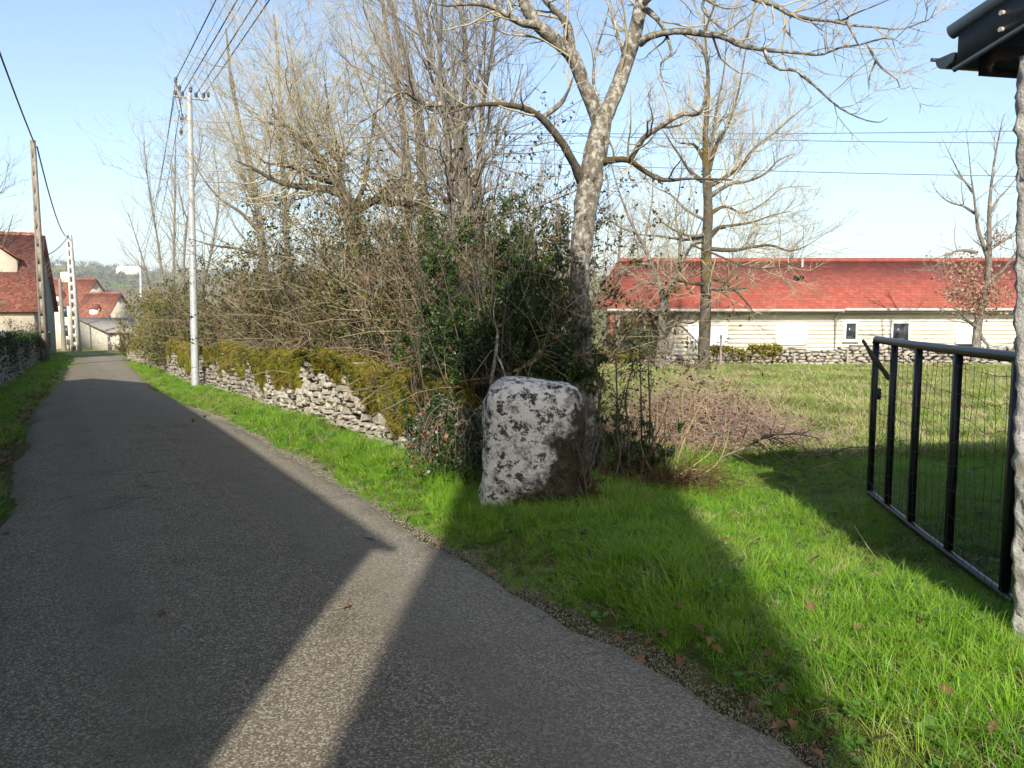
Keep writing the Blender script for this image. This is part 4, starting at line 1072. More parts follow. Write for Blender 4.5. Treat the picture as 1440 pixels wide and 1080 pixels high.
def bush(name, label, cat_, centre, rad, seed, nstem, nleaf, mat, lsz, barkmat, ztop=None, shape=1., group=None, solid=.0):
    """a rounded shrub: stems from the foot, leaves through the volume in clumps"""
    rg = np.random.default_rng(seed); cx, cy = centre; z0 = float(G(cx, cy)); rx, ry, h = rad
    root = thing(name, (cx, cy, z0), label, cat_, group)
    p = np.c_[cx+rg.normal(0, rx*.2, nstem), cy+rg.normal(0, ry*.2, nstem), np.full(nstem, z0-.05)]
    d = np.c_[rg.normal(0, rx/h*.9, nstem), rg.normal(0, ry/h*.9, nstem), np.ones(nstem)]
    c1 = (walk(p, d, rg.uniform(.7, 1.05, nstem)*h, 9, .07, .3, rg), rg.uniform(.006, .016, nstem)[:, None]*np.linspace(1, .25, 10)[None])
    c2 = grow(c1, 6, (.15*h, .35*h), (25, 70), 5, .3, .12, .5, rg, .12, 1, .003, .007)
    c3 = grow(c2, 6, (.06*h, .16*h), (25, 70), 3, .2, .15, .6, rg, .1, 1, .002, .004)
    twigs(root, [(c1, 5), (c2, 3), (c3, 3)], barkmat, 'stems')
    P = along(c3 if len(c3[0]) > 40 else c2, nleaf, rg, 0, lsz*.45)
    q = ((P[:, 0]-cx)/rx)**2+((P[:, 1]-cy)/ry)**2
    P = P[q < 1.3]
    cl = vnoise(P, 3./h*1.4, seed % 17); P = P[cl > -.22]
    V, F = leaf_quads(P, lsz, rg, .5, .22); tag(obj('foliage', V, F, mat, root), kind='stuff')
    return root
bush('box_shrub', 'tall dark evergreen shrub shading the back of the boulder', 'shrub', (-.12, 7.75), (.72, .6, 2.55), 71, 46, 66000, MAT['leaf_box'], .034, MAT['twig_dark'])
bush('box_shrub', 'looser dark evergreen shrub between the taller one and the forked trunk', 'shrub', (.48, 7.95), (.42, .4, 2.0), 72, 24, 30000, MAT['leaf_box'], .034, MAT['twig_dark'])
bush('box_shrub', 'low dark evergreen growth over the wall beside the boulder', 'shrub', (-.62, 7.95), (.5, .45, 1.6), 73, 24, 30000, MAT['leaf_box'], .034, MAT['twig_dark'])
rr = np.random.default_rng(74)
for k, (s, h, w) in enumerate(((27.5, 2.9, 1.2), (30.5, 3.1, 1.3), (34., 3.2, 1.5), (38., 3.3, 1.6), (42, 3.3, 1.7))):
    x, y = xy_of(s, edge_r(s)+1.0+k*.12)
    bush('hedge_shrub', ('yellow green hedge shrub touching the last brambles', 'second yellow green hedge shrub beyond the brambles', 'middle hedge shrub of the row beyond the brambles', 'hedge shrub next to the slim pale pole', 'last orange tinged hedge shrub before the road bend')[k], 'shrub', (float(x), float(y)), (w, w, h), 80+k, 30, 6500, MAT['leaf_hedge'], .10, MAT['cane'], group='hedge shrubs at the far end of the mossy wall')
def hazel(label, s, o, h, spread, seed, n=26, mat='twig'):
    rg = np.random.default_rng(seed); x, y = xy_of(s, o); x = float(x); y = float(y); z0 = float(G(x, y))
    root = thing('hazel_shrub', (x, y, z0), label, 'shrub')
    p = np.c_[x+rg.normal(0, .3, n), y+rg.normal(0, .3, n), np.full(n, z0-.05)]
    c1 = (walk(p, np.c_[rg.normal(0, spread, (n, 2)), np.ones(n)], rg.uniform(.6, 1.05, n)*h, 12, .10, .25, rg), rg.uniform(.010, .022, n)[:, None]*np.linspace(1, .22, 13)[None])
    c2 = grow(c1, 4.2, (.4, 1.5), (25, 80), 6, .3, .14, .5, rg, .2, 1, .0045, .009)
    c3 = grow(c2, 5., (.2, .65), (25, 70), 3, .25, .15, .55, rg, .1, 1, .003, .005)
    c4 = grow(c3, 4., (.08, .25), (25, 60), 2, .2, .15, .6, rg, .1, 1, .0025, .0035)
    twigs(root, [(c1, 6)], MAT['greybark'], 'stems'); twigs(root, [(c2, 4), (c3, 3), (c4, 3)], MAT[mat])
    for nm, mt_n, n_ in (('ivy_leaves', 'leaf_olive', 12000), ('withered_leaves', 'leaf_brown', 2200)):
        P = along(c3, n_*2, rg, 0, .012); hh = P[:, 2]-z0; P = P[(rg.random(len(P)) < np.clip((3.3-hh)/1.3, .02, 1.)) & (vnoise(P, 1.5, seed % 7) > -.15)]
        V, F = leaf_quads(P, .042, rg, .6); tag(obj(nm, V, F, MAT[mt_n], root), kind='stuff')
hazel('twiggy leafless shrub between the pale coppiced stems and the old mossy tree', 8.2, 2.6, 4.2, .28, 201)
hazel('wide leafless shrub tangled into the mossy leaning limbs', 11., 2.9, 4.3, .34, 202, 30)
hazel('leafless shrub filling the gap between mossy limbs and whippy tree', 14.2, 2.9, 4.4, .32, 203, 28, 'twig_grey')
hazel('tall leafless shrub close to the galvanised pole', 18., 2.7, 4.6, .3, 204, 26)
hazel('slender leafless shrub under the pale coppiced stems', 6.6, 2.4, 3.6, .25, 205, 20, 'twig_grey')
# red leaved creeper beside the boulder
rg = np.random.default_rng(90)
cx, cy = -.5, 7.0
creeper = thing('creeper', ground(cx, cy), 'creeper with reddish leaves and dead stems hanging on the shaded wall by the boulder', 'creeper')
n_ = 70
p = np.c_[cx+rg.uniform(-.2, .42, n_), cy+rg.uniform(-.05, .3, n_), np.zeros(n_)]; p[:, 2] = G(p[:, 0], p[:, 1])+rg.uniform(.4, .8, n_)
c1 = (walk(p, np.c_[rg.normal(0, .4, n_), -np.abs(rg.normal(.22, .12, n_)), np.full(n_, .1)], rg.uniform(.3, .7, n_), 8, .14, -3.0, rg), np.full((n_, 1), .0028)*np.linspace(1, .5, 9)[None])
c2 = grow(c1, 4, (.1, .35), (25, 70), 4, -.5, .2, .7, rg, .1, 1, .0016, .003)
twigs(creeper, [(c1, 4), (c2, 3)], MAT['twig_grey'], 'stems')
P = along(c1, 420, rg, .3, .03); P = P[(P[:, 0] < -.55+.2*rg.random(len(P)))|(rg.random(len(P)) < .18)]; P[:, 2] = np.maximum(P[:, 2], G(P[:, 0], P[:, 1])+.05)
V, F = leaf_quads(P, .042, rg, .8, .2); tag(obj('leaves', V, F, MAT['leaf_red'], creeper), kind='stuff')
P = along(c2, 2600, rg, 0, .04); V, F = leaf_quads(P, .035, rg, .7); tag(obj('dark_leaves', V, F, MAT['leaf_ivy'], creeper), kind='stuff')
# dead forked stick standing against the shrub on top of the boulder
rg = np.random.default_rng(91)
stick = thing('dead_stem', (BX-.32, BY+.40, bz+.05), 'pale dead forked stem standing between boulder and evergreen shrub', 'stem')
Yd = BY+.42
sl = [limb([(690, 640, 2.6), (688, 570, 2.6), (692, 530, 3), (697, 500, 2.6), (700, 465, 2)], Yd, 10), limb([(697, 498, 2), (706, 515, 1.5), (715, 545, 1)], (Yd, Yd-.1), 10), limb([(700, 470, 1.6), (694, 440, 1.2), (699, 410, .8)], Yd, 10)]
limb_parts(stick, sl, [MAT['walnut']]*3, ['stem', 'fork', 'fork'], 6, .1)

# cut stool with suckers, bramble heap, fallen branch, saplings
rg = np.random.default_rng(92)
q = gp(945, 688); stump = thing('cut_stool', q, 'cut stump bristling with arching yellow suckers and dead stalks at the grass edge', 'stump')
MAT['sucker'] = m_plain('sucker_bark', (.27, .22, .11), .8, .3, 8)
n_ = 900
p = np.c_[q[0]+rg.normal(0, .2, n_), q[1]+rg.normal(0, .15, n_), np.full(n_, q[2]-.03)]
d = np.c_[rg.normal(0, .9, n_), rg.normal(0, .9, n_), np.full(n_, .75)]
c1 = (walk(p, d, rg.uniform(.2, .55, n_), 6, .2, -.7, rg), rg.uniform(.0025, .006, n_)[:, None]*np.linspace(1, .5, 7)[None])
V, F = tubes(*c1, 4); tag(obj('dead_stalks', V, F, MAT['leaf_brown'], stump), kind='stuff')
sk = [[(945, 680, 3), (955, 640, 2.6), (970, 600, 2.2), (990, 560, 1.4)], [(950, 680, 3.2), (985, 668, 3), (1010, 650, 2.4), (1022, 620, 1.8), (1026, 595, 1)], [(945, 675, 3), (975, 655, 2.6), (1000, 635, 2), (1008, 612, 1.2)], [(940, 680, 2.6), (935, 620, 2), (938, 570, 1.6), (955, 530, 1)], [(935, 680, 2.4), (920, 630, 2), (915, 580, 1.6), (916, 520, 1)], [(950, 680, 2.4), (975, 660, 2), (1005, 670, 1.6), (1030, 690, 1)], [(940, 675, 2), (962, 610, 1.6), (990, 580, 1.3), (1010, 570, .8)], [(948, 680, 2), (952, 600, 1.6), (960, 520, 1.3), (972, 480, .8)], [(930, 680, 2), (905, 640, 1.6), (898, 590, 1.3), (902, 540, .8)]]
for k, pts in enumerate(sk):
    P, r = limb(pts, (q[1], q[1]+rg.uniform(-.3, .3)), 14); V, F = tubes(P[None], r[None]*.38, 6); obj('sucker', V, F, MAT['sucker'], stump, smooth=True)
hq = gp(1010, 615)
heap = thing('bramble_heap', ground(2.45, 9.6), 'heap of dead pinkish bramble stalks lying in the meadow', 'brush heap')
n_ = 2600
p = np.c_[rg.normal(2.35, .75, n_), rg.normal(9.8, .55, n_), np.zeros(n_)]
hh = .85*np.exp(-((p[:, 0]-2.3)/.9)**2-((p[:, 1]-9.8)/.7)**2)
p[:, 2] = G(p[:, 0], p[:, 1]) + rg.random(n_)*hh
d = np.c_[rg.normal(0, 1, (n_, 2)), rg.normal(.12, .25, n_)]
W_ = walk(p, d, rg.uniform(.3, .9, n_), 6, .22, -.5, rg); W_[..., 2] = np.maximum(W_[..., 2], G(W_[..., 0], W_[..., 1])+.004)
V, F = tubes(W_, rg.uniform(.0025, .005, n_)[:, None]*np.linspace(1, .5, 7)[None], 3)
heap_stalk = m_plain('dead_bramble', (.34, .235, .18), .95, .4, 5)
tag(obj('stalks', V, F, heap_stalk, heap), kind='stuff')
P = along((W_, None), 1800, rg, 0, .03); V, F = leaf_quads(P, .04, rg, .6); tag(obj('dead_leaves', V, F, MAT['leaf_brown'], heap), kind='stuff')
n_ = 60
p = np.c_[rg.uniform(1.1, 2.4, n_), rg.uniform(8.6, 10.2, n_), np.zeros(n_)]; p[:, 2] = G(p[:, 0], p[:, 1])-.02
W_ = walk(p, np.c_[rg.normal(0, .12, (n_, 2)), np.ones(n_)], rg.uniform(.5, 1.15, n_), 6, .05, 0, rg)
V, F = tubes(W_, np.full((n_, 1), .004)*np.linspace(1, .4, 7)[None], 3); tag(obj('upright_stalks', V, F, MAT['dry'], heap), kind='stuff')
# fallen branch
fb = [limb([(1010, 645, 3), (1050, 628, 3), (1090, 610, 2.6), (1130, 612, 2), (1155, 618, 1.4)], (8.0, 8.4)), limb([(1060, 622, 2.4), (1100, 600, 2), (1140, 580, 1.4), (1170, 565, .9)], (8.1, 8.6)), limb([(985, 610, 2), (1020, 600, 2), (1040, 590, 1.4), (1060, 580, .9)], (8.3, 8.8)), limb([(1120, 640, 2.4), (1160, 640, 2.2), (1190, 630, 2), (1230, 628, 1.4), (1270, 620, .8)], (8., 8.2))]
branch = thing('fallen_branch', fb[0][0][0]*[1, 1, 0]+[0, 0, float(G(*fb[0][0][0][:2]))], 'dark fallen branch with bare twigs lying across the meadow edge by the gate', 'branch')
for P, r in fb: P[:, 2] = np.clip(P[:, 2], G(P[:, 0], P[:, 1])+.01, G(P[:, 0], P[:, 1])+.32)
fb = tap(fb, .6, .3)
limb_parts(branch, fb, [MAT['greybark']]*4, ['stem', 'fork', 'fork', 'fork'], 7, .15)
b1 = grow(st16(fb), 20, (.15, .75), (30, 80), 5, .1, .16, .6, rg, .1, 1, .003, .007); b2 = grow(b1, 7, (.06, .25), (30, 70), 3, .1, .16, .7, rg, .1, 1, .002, .004)
for b_ in (b1, b2): b_[0][..., 2] = np.maximum(b_[0][..., 2], G(b_[0][..., 0], b_[0][..., 1])+.01)
twigs(branch, [(b1, 4), (b2, 3)], MAT['twig_dark'])
# upright young shoots right of the boulder
for k, (pts, Y) in enumerate([([(868, 690, 2.2), (866, 640, 2), (868, 580, 1.8), (866, 500, 1.4)], 7.4), ([(852, 690, 2), (850, 640, 1.8), (843, 580, 1.6), (848, 520, 1.2)], 7.2), ([(880, 695, 2.2), (885, 620, 2), (880, 560, 1.6), (893, 505, 1)], 7.1), ([(900, 690, 2), (902, 610, 1.8), (901, 540, 1.4), (899, 480, .9)], 7.6), ([(860, 690, 2), (872, 640, 1.8), (868, 600, 1.5), (880, 540, 1)], 7.), ([(910, 690, 2), (914, 600, 1.8), (912, 520, 1.3), (913, 460, .9)], 7.8), ([(842, 690, 1.8), (836, 620, 1.5), (842, 560, 1.2), (838, 500, .8)], 7.5)]):
    P, r = limb(pts, Y, 14); foot = ground(P[0, 0], P[0, 1]); P, r = resample(np.vstack([foot-[0, 0, .03], P[2:]]), np.concatenate([[r[0]], r[2:]]), 14)
    t_s = thing('young_shoot', foot, 'thin dark upright shoot growing in the brush right beside the boulder', 'sapling', 'young shoots beside the boulder')
    V, F = tubes(P[None], r[None]*.8, 6); obj('stem', V, F, MAT['twig_dark'], t_s, smooth=True)
    b1 = grow((P[None], r[None]), 8, (.1, .4), (25, 65), 4, .4, .12, .6, rg, .1, 1, .0018, .004)
    twigs(t_s, [(b1, 3)], MAT['twig_dark'])
    V, F = leaf_quads(along(b1, 90, rg, 0, .02), .03, rg, .6); tag(obj('leaves', V, F, MAT['leaf_ivy'], t_s), kind='stuff')
bush('undergrowth', 'low dark tangle of ivy and twigs at the foot of the forked tree', 'undergrowth', (1.0, 7.35), (.55, .35, .75), 95, 40, 5000, MAT['leaf_ivy'], .03, MAT['twig_dark'])
bush('undergrowth', 'brown dead undergrowth hugging the mossy foot of the boulder', 'undergrowth', (.56, 6.25), (.22, .2, .62), 96, 30, 2600, MAT['leaf_brown'], .025, MAT['twig_dark'])

# ------------------------------------------------------------------ the gate
rg = np.random.default_rng(101)
GA, GB = at(1412, 835, 4.12), at(1223, 694, 6.5)
gd = unit((GB-GA)*[1, 1, 0]); GL = float(np.linalg.norm((GB-GA)[:2])); gn = np.array([-gd[1], gd[0], 0])
gz0 = (GA[2]+GB[2])/2; gz1 = gz0 + 1.27
gate = thing('field_gate', (GA[0], GA[1], float(G(GA[0], GA[1]))), 'open black metal field gate with wire netting beside the pale stone pillar', 'gate')
def gpt(t, z): return GA*[1, 1, 0] + gd*GL*t + np.array([0, 0, z])
MB().tube([gpt(-.09, gz1), gpt(.3, gz1-.004), gpt(.7, gz1-.006), gpt(.995, gz1), gpt(1.0, gz1-.03)], .03, 12).build('top_rail', MAT['gate'], gate, True)
MB().tube([gpt(-.05, gz0), gpt(.5, gz0-.01), gpt(1.0, gz0)], .027, 12).build('bottom_rail', MAT['gate'], gate, True)
for t in (.0, .315, .595, .81, 1.0):
    c = gpt(t, 0); mb = MB()
    h = .021
    fr = lambda V, c=c: c*[1, 1, 0] + V[:, :1]*gd + V[:, 1:2]*gn + V[:, 2:]*[0, 0, 1]
    mb.box((-h, -h, gz0+.02), (h, h, gz1-.02), fr); mb.build('upright', MAT['gate'], gate)
MB().box((-.02, -.05, .0), (.05, -.02, .09), lambda V: gpt(1, gz0+.78)*[1, 1, 0] + V[:, :1]*gd + V[:, 1:2]*gn + (V[:, 2:]+gz0+.78)*[0, 0, 1]).build('latch', MAT['gate'], gate)
mb = MB()
for a in np.arange(.02, 1., .044):
    zz = np.linspace(gz0+.02, gz1-.08, 14); P = np.array([gpt(a, z)+gn*.028+gd*.012*np.sin(z*9+a*40) + gn*.01*np.sin(z*5+a*23) for z in zz]); mb.tube(P, .0016, 4, False)
for k, z in enumerate(np.linspace(.1, 1.18, 8)):
    aa = np.linspace(0, 1, 60); P = np.array([gpt(a, gz0+z-.03*np.sin(a*np.pi*4.1)**2-.012*math.sin(a*31+k))+gn*.031 for a in aa]); mb.tube(P, .0016, 4, False)
mb.build('wire_netting', MAT['wire'], gate)
P, r = limb([(1213, 478, 2), (1222, 492, 3), (1232, 508, 3.4), (1243, 522, 3.4), (1251, 534, 2.6)], (6.42, 6.3), 14)
st_ = thing('branch_stub', P[0], 'short knobbly dark branch stuck through the end of the gate', 'branch'); limb_parts(st_, [(P, r)], [MAT['twig_dark']], ['stem'], 8, .35)

# ------------------------------------------------------------------ stone outbuilding at the right edge
def rough_box(lo, hi, step, amp, seed):
    bm = bmesh.new(); bmesh.ops.create_cube(bm, size=1)
    lo = np.array(lo); hi = np.array(hi); ext = hi-lo
    for v in bm.verts: v.co = Vector(lo + (np.array(v.co)+.5)*ext)
    for ax in range(3):
        nrm = Vector((0, 0, 0)); nrm[ax] = 1
        for c in np.arange(lo[ax]+step, hi[ax]-step*.5, step):
            p = Vector((0, 0, 0)); p[ax] = c
            bmesh.ops.bisect_plane(bm, geom=bm.verts[:]+bm.edges[:]+bm.faces[:], plane_co=p, plane_no=nrm)
    V = np.array([v.co[:] for v in bm.verts]); bm.verts.index_update()
    F = [[v.index for v in f.verts] for f in bm.faces]; bm.free()
    ctr = (lo+hi)/2; rel = (V-ctr)/(ext/2)
    nrm = np.where(np.abs(rel) > .999, np.sign(rel), 0.); nrm = unit(nrm)
    n_ = .3*vnoise(V, 3.1, seed)+.75*np.abs(vnoise(V, 9.5, seed+3))*1.4-.5+.45*vnoise(V, 24, seed+6)
    corner = (np.abs(rel) > .999).sum(1) > 1
    V = V + nrm*(amp*n_-.012*corner)[:, None]
    return V, F
zb = float(G(2.6, 3.4))
shed = thing('stone_outbuilding', (2.3, 3.5, zb), 'pale rough stone outbuilding corner with dark blue metal roof edge by the gate', 'building')
BA = unit(np.array([.42, -.9, 0])); BB = np.array([.98, .2, 0]); BC = np.array([2.295, 3.57, 0])      # along the road front, along the eaves
bw = lambda V: BC + V[:, :1]*BA + V[:, 1:2]*np.array([-BA[1], BA[0], 0]) + V[:, 2:]*[0, 0, 1]
V, F = rough_box((0, 0, zb-.15), (.75, .34, 2.70), .028, .032, 3)
MB().box((.751, .02, zb-.15), (2.6, .34, 2.70), bw).build('front_wall', MAT['pillar'], shed)
V = bw(V); V[:, 0] -= .13*np.clip((V[:, 2]-.2)/2.5, 0, 1)
q4 = np.array([f for f in F if len(f) == 4]); q3 = np.array([f for f in F if len(f) == 3])
obj('front_wall', V, [q4] + ([q3] if len(q3) else []), MAT['pillar'], shed, smooth=True)
def slab(p, d1, l1, d2, l2, z0, z1, rise1=0.):
    P = [p, p+d1*l1, p+d1*l1+d2*l2, p+d2*l2]; rs = [0, rise1*l1, rise1*l1, 0]
    return [np.append(q[:2], z0+r) for q, r in zip(P, rs)], [np.append(q[:2], z1+r) for q, r in zip(P, rs)]
def slab_mb(*a_, **k_):
    lo, hi = slab(*a_, **k_); return MB().add(lo+hi, [[0, 3, 2, 1], [4, 5, 6, 7], [0, 1, 5, 4], [1, 2, 6, 5], [2, 3, 7, 6], [3, 0, 4, 7]])
slab_mb(BC+BB*.36-BA*.0, BB, 4.8, BA, .32, zb-.15, 2.68).build('rear_wall', MAT['pillar'], shed)
slab_mb(BC+BA*2.3+BB*.36, BB, 4.8, BA, .3, zb-.15, 2.68).build('side_wall', MAT['pillar'], shed)
RC = np.array([2.2, 4.07, 0]); RS = .30; RL = 3.6       # roof corner; the verge rises along the road front
slab_mb(RC, BA, RL, np.array([-BA[1], BA[0], 0]), .03, 2.79, 2.965, rise1=RS).build('fascia', MAT['fascia'], shed)
slab_mb(RC+BB*.035, BA, RL, BB, 5.4, 2.90, 2.95, rise1=RS).build('roof_sheet', MAT['fascia'], shed)
RE = RC+BA*RL
sv = np.array([-.008, .05, 0])
MB().tube([RC+sv+[0, 0, 2.972], RE+sv+[0, 0, 2.972+RS*RL]], .036, 14).build('verge_roll', MAT['fascia'], shed, True)
MB().tube([RC+sv*.4+[0, 0, 2.782], RE+sv*.4+[0, 0, 2.782+RS*RL]], .013, 10).build('drip_bead', MAT['fascia'], shed, True)
for dz in (.045, .12):
    c = RC+BA*.22; MB().tube([c+[.01, 0, 2.79+dz+RS*.22], c+[-.012, -.006, 2.79+dz+RS*.22]], .012, 8).build('screw', MAT['zinc'], shed)
th = np.linspace(0, -np.pi, 12); gx = np.array([-BB[1], BB[0], 0]); gc = RC+gx*.09+[0, 0, 2.87]
ring = gc + gx*(.062*np.cos(th))[:, None] + np.array([0, 0, 1.])*(.062*np.sin(th))[:, None]
A = ring; B = ring+BB*5.4; i = np.arange(11); mb = MB()
mb.add(np.vstack([A, B]), np.stack([i, i+1, i+13, i+12], 1)); mb.add(np.vstack([A, gc[None]]), np.stack([i, i+1, np.full(11, 12)], 1)); mb.build('gutter', MAT['fascia'], shed)
MB().tube([gc+gx*.066-BB*.02, gc+gx*.066+BB*5.4], .01, 8).build('gutter_bead', MAT['fascia'], shed)
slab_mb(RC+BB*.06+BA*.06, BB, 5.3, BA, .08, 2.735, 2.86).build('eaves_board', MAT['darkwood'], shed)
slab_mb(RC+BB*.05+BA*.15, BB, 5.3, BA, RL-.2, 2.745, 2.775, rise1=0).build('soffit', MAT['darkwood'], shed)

# ------------------------------------------------------------------ the long house with the red roof
HY = 33.; hz = float(G(14, HY))
hx = lambda u: at(u, 434, HY)[0]
EZ = 1.62; X0h, X1h = hx(852), 27.
house = thing('long_house', (12, HY, hz), 'long low house with cream horizontal cladding and bright red tiled roof', 'house')
XW = hx(950)
MB().box((XW, HY+.05, hz-.3), (X1h-.3, HY+7.5, EZ+.05)).build('wall', MAT['cladding'], house)
zs = np.arange(hz-.1, EZ-.05, .178)
for z in zs:
    MB().add([[XW-.02, HY+.004, z], [X1h-.3, HY+.004, z], [X1h-.3, HY+.02, z+.174], [XW-.02, HY+.02, z+.174], [XW-.02, HY+.06, z], [X1h-.3, HY+.06, z], [X1h-.3, HY+.06, z+.174], [XW-.02, HY+.06, z+.174]],
             [[0, 1, 2, 3], [4, 7, 6, 5], [0, 4, 5, 1], [3, 2, 6, 7], [0, 3, 7, 4], [1, 5, 6, 2]]).build('board', MAT['cladding'], house)
def window(u0, v0, u1, v1, kind='pane'):
    a = at(u0, v0, HY-.03); b = at(u1, v1, HY-.03); x0, x1, z1, z0 = a[0], b[0], a[2], b[2]
    wn_ = MB().box((x0, HY-.022, z0), (x1, HY+.03, z1)).build('window', MAT['glass'] if kind == 'pane' else MAT['white'], house)
    f = .07 if kind == 'pane' else .05; mb = MB()
    mb.box((x0-f, HY-.06, z0-f), (x0, HY+.025, z1+f)).box((x1, HY-.06, z0-f), (x1+f, HY+.025, z1+f)).box((x0, HY-.058, z1), (x1, HY+.025, z1+f)).box((x0, HY-.058, z0-f), (x1, HY+.025, z0))
    mb.build('frame', MAT['white'], wn_)
    if kind == 'pane': MB().box((x0-.12, HY-.11, z0-f-.05), (x1+.12, HY+.02, z0-f-.003)).build('sill', MAT['white'], wn_)
window(1190, 455, 1203, 477); window(1256, 455, 1277, 480)
window(1093, 458, 1133, 483, 'shutter'); window(1346, 459, 1369, 482, 'shutter'); window(970, 458, 1020, 500, 'shutter')
mb = MB(); a = at(1346, 482, HY); b = at(1369, 490, HY); mb.box((a[0], HY-.05, b[2]), (b[0], HY-.025, a[2]-.06)).build('vent_grille', MAT['dark'], house)
# roof: one slope towards us, one away, hipped at its left end; the pitch carries the tile pattern
RZ = at(1300, 367, HY+4)[2]; ov = .45
def roof_sheet(name, quad, mat, parent, th=.06):
    """quad given as eaves-left, eaves-right, ridge-right, ridge-left; local x along the eaves, z up the slope"""
    q = np.array(quad, float); ex = unit(q[1]-q[0]); n_ = unit(np.cross(ex, q[-1]-q[0])); ez = np.cross(n_, ex)*1.; ez = ez if ez[2] > 0 else -ez; n_ = np.cross(ez, ex); 
    Rm = np.stack([ex, -n_ if False else np.cross(ez, ex), ez], 1)
    loc = q[0]; Vl = (q-loc) @ Rm
    off = Rm.T @ (np.array([0, 0, 1.])); sgn = 1 if off[1] > 0 else -1
    k = len(Vl); V = np.vstack([Vl, Vl-np.array([0, sgn*th, 0])])
    i = np.arange(k); j = (i+1) % k
    me = mesh_np(name, V, [np.arange(k)[None], np.arange(k, 2*k)[::-1][None].copy(), np.stack([i, i+k, j+k, j], 1)])
    me.materials.append(mat); o = bpy.data.objects.new(name, me); COL.objects.link(o)
    o.parent = parent; Mx = Matrix([[*Rm[r], 0] for r in range(3)] + [[0, 0, 0, 1]]).to_euler()
    o.rotation_euler = Mx; o.location = Vector(loc-wl(parent)); return o
XR = hx(886)
roof = roof_sheet('roof', [(X0h, HY-ov, EZ-.02), (X1h, HY-ov, EZ-.02), (X1h, HY+4, RZ), (XR, HY+4, RZ)], MAT['roof'], house)
roof_sheet('rear_roof', [(X1h, HY+8.5, EZ-.02), (X0h, HY+8.5, EZ-.02), (XR, HY+4.01, RZ), (X1h, HY+4.01, RZ)], MAT['roof'], house)
roof_sheet('hip', [(X0h-.01, HY+8.4, EZ-.03), (X0h-.01, HY-ov+.02, EZ-.03), (XR-.01, HY+4, RZ-.01)], MAT['roof'], house)
mb = MB()
for x in np.arange(XR+.1, X1h, .42): mb.tube([(x, HY+4, RZ+.03), (x+.43, HY+4, RZ+.045)], .1, 8)
mb.build('ridge_tiles', MAT['roof'], house)
MB().tube([(hx(1168), HY+3.4, RZ-.45), (hx(1168), HY+3.4, RZ+.1)], .06, 8).build('vent_pipe', MAT['zinc'], house)
MB().box((hx(1141), HY+1.9, EZ+1.28), (hx(1153), HY+2.2, EZ+1.42)).build('roof_vent', MAT['dark'], house)
MB().tube([(X0h, HY-ov-.06, EZ-.08), (hx(1180), HY-ov-.06, EZ-.09)], .065, 10).build('gutter', MAT['zinc'], house, True)
MB().tube([(hx(1181), HY-ov-.05, EZ-.06), (X1h, HY-ov-.05, EZ-.05)], .065, 10).build('gutter', MAT['zinc'], house, True)
MB().tube([(hx(1178), HY-ov-.05, EZ-.1), (hx(1175), HY-.09, EZ-.35), (hx(1175), HY-.09, hz)], .045, 8).build('downpipe', MAT['zinc'], house, True)
MB().box((X0h+.1, HY-.4, EZ-.2), (X1h, HY+.04, EZ-.12)).build('soffit', MAT['zinc'], house)
for u in (860, 868): MB().box((hx(u)-.1, HY-.3, hz), (hx(u)+.08, HY-.12, EZ-.2)).build('porch_post', MAT['redpost'] if u == 860 else MAT['polewood'], house)
MB().box((X0h+.4, HY+3., hz), (XW-.05, HY+3.2, EZ)).build('porch_back_wall', MAT['render_'], house)
bush('garden_shrub', 'rounded green garden shrub in front of the porch of the long house', 'shrub', (hx(897)*.93, 30.6), (.95, .8, 1.7), 120, 40, 5000, MAT['leaf_box'], .09, MAT['twig_dark'])
for k, (u, v0, Y) in enumerate(((1192, 492, 27.2), (1117, 497, 27.1), (1014, 470, 26.6))):
    p = at(u, v0, Y); g0 = ground(p[0], Y); ps = MB().tube([g0-[0, 0, .1], (g0+p)/2+[.01, 0, 0], p], [.045, .04, .035], 6).build('field_post', MAT['post'], loc=g0)
    tag(ps, 'thin grey wooden post standing in front of the low meadow wall', 'post', 'posts along the low meadow wall')

# background trees behind the house
def plain_tree(label, x, y, h, seed, mat, name='distant_tree', group=None, n1=10, spread=.5, cat_='tree'):
    rg = np.random.default_rng(seed); z0 = float(G(x, y))
    root = thing(name, (x, y, z0), label, cat_, group)
    tr = walk(np.array([[x, y, z0-.2]]), np.array([[rg.normal(0, .05), rg.normal(0, .05), 1.]]), np.array([h*.95]), 15, .05, .6, rg)
    R_ = (h*.022)*(1-.85*np.linspace(0, 1, 16))[None]
    V, F = tubes(tr, R_, 8); obj('trunk', V, F, MAT['greybark'], root, smooth=True)
    b1 = grow((tr, R_), n1*2.2/h*2, (.25*h, .55*h), (30, 70), 8, .6, .09, .5, rg, .2, 1, .012, .07)
    b2 = grow(b1, 18/h, (.12*h, .28*h), (25, 60), 5, .5, .1, .5, rg, .15, 1, .008, .025)
    b3 = grow(b2, 20/h, (.06*h, .15*h), (25, 55), 3, .4, .1, .5, rg, .1, 1, .006, .012)
    b4 = grow(b3, 15/h, (.03*h, .08*h), (25, 55), 2, .3, .1, .6, rg, .1, 1, .005, .008)
    twigs(root, [(b1, 5), (b2, 4), (b3, 3), (b4, 3)], mat, 'crown')
    return root
for k, (u, Y, h) in enumerate(((905, 46, 5.5), (960, 48, 6.), (1055, 47, 5.3), (870, 44, 6.5), (1120, 52, 5.2))):
    plain_tree(('hazy bare tree over the hipped end of the red roof', 'hazy bare tree behind the twisted dark tree', 'hazy bare tree right behind the meadow tree', 'hazy bare tree behind the forked trunk and porch', 'low hazy bare tree over the middle of the red roof')[k], at(u, 434, Y)[0], Y, h+1.8, 130+k, MAT['twig_far'], group='bare trees behind the red roofed house')
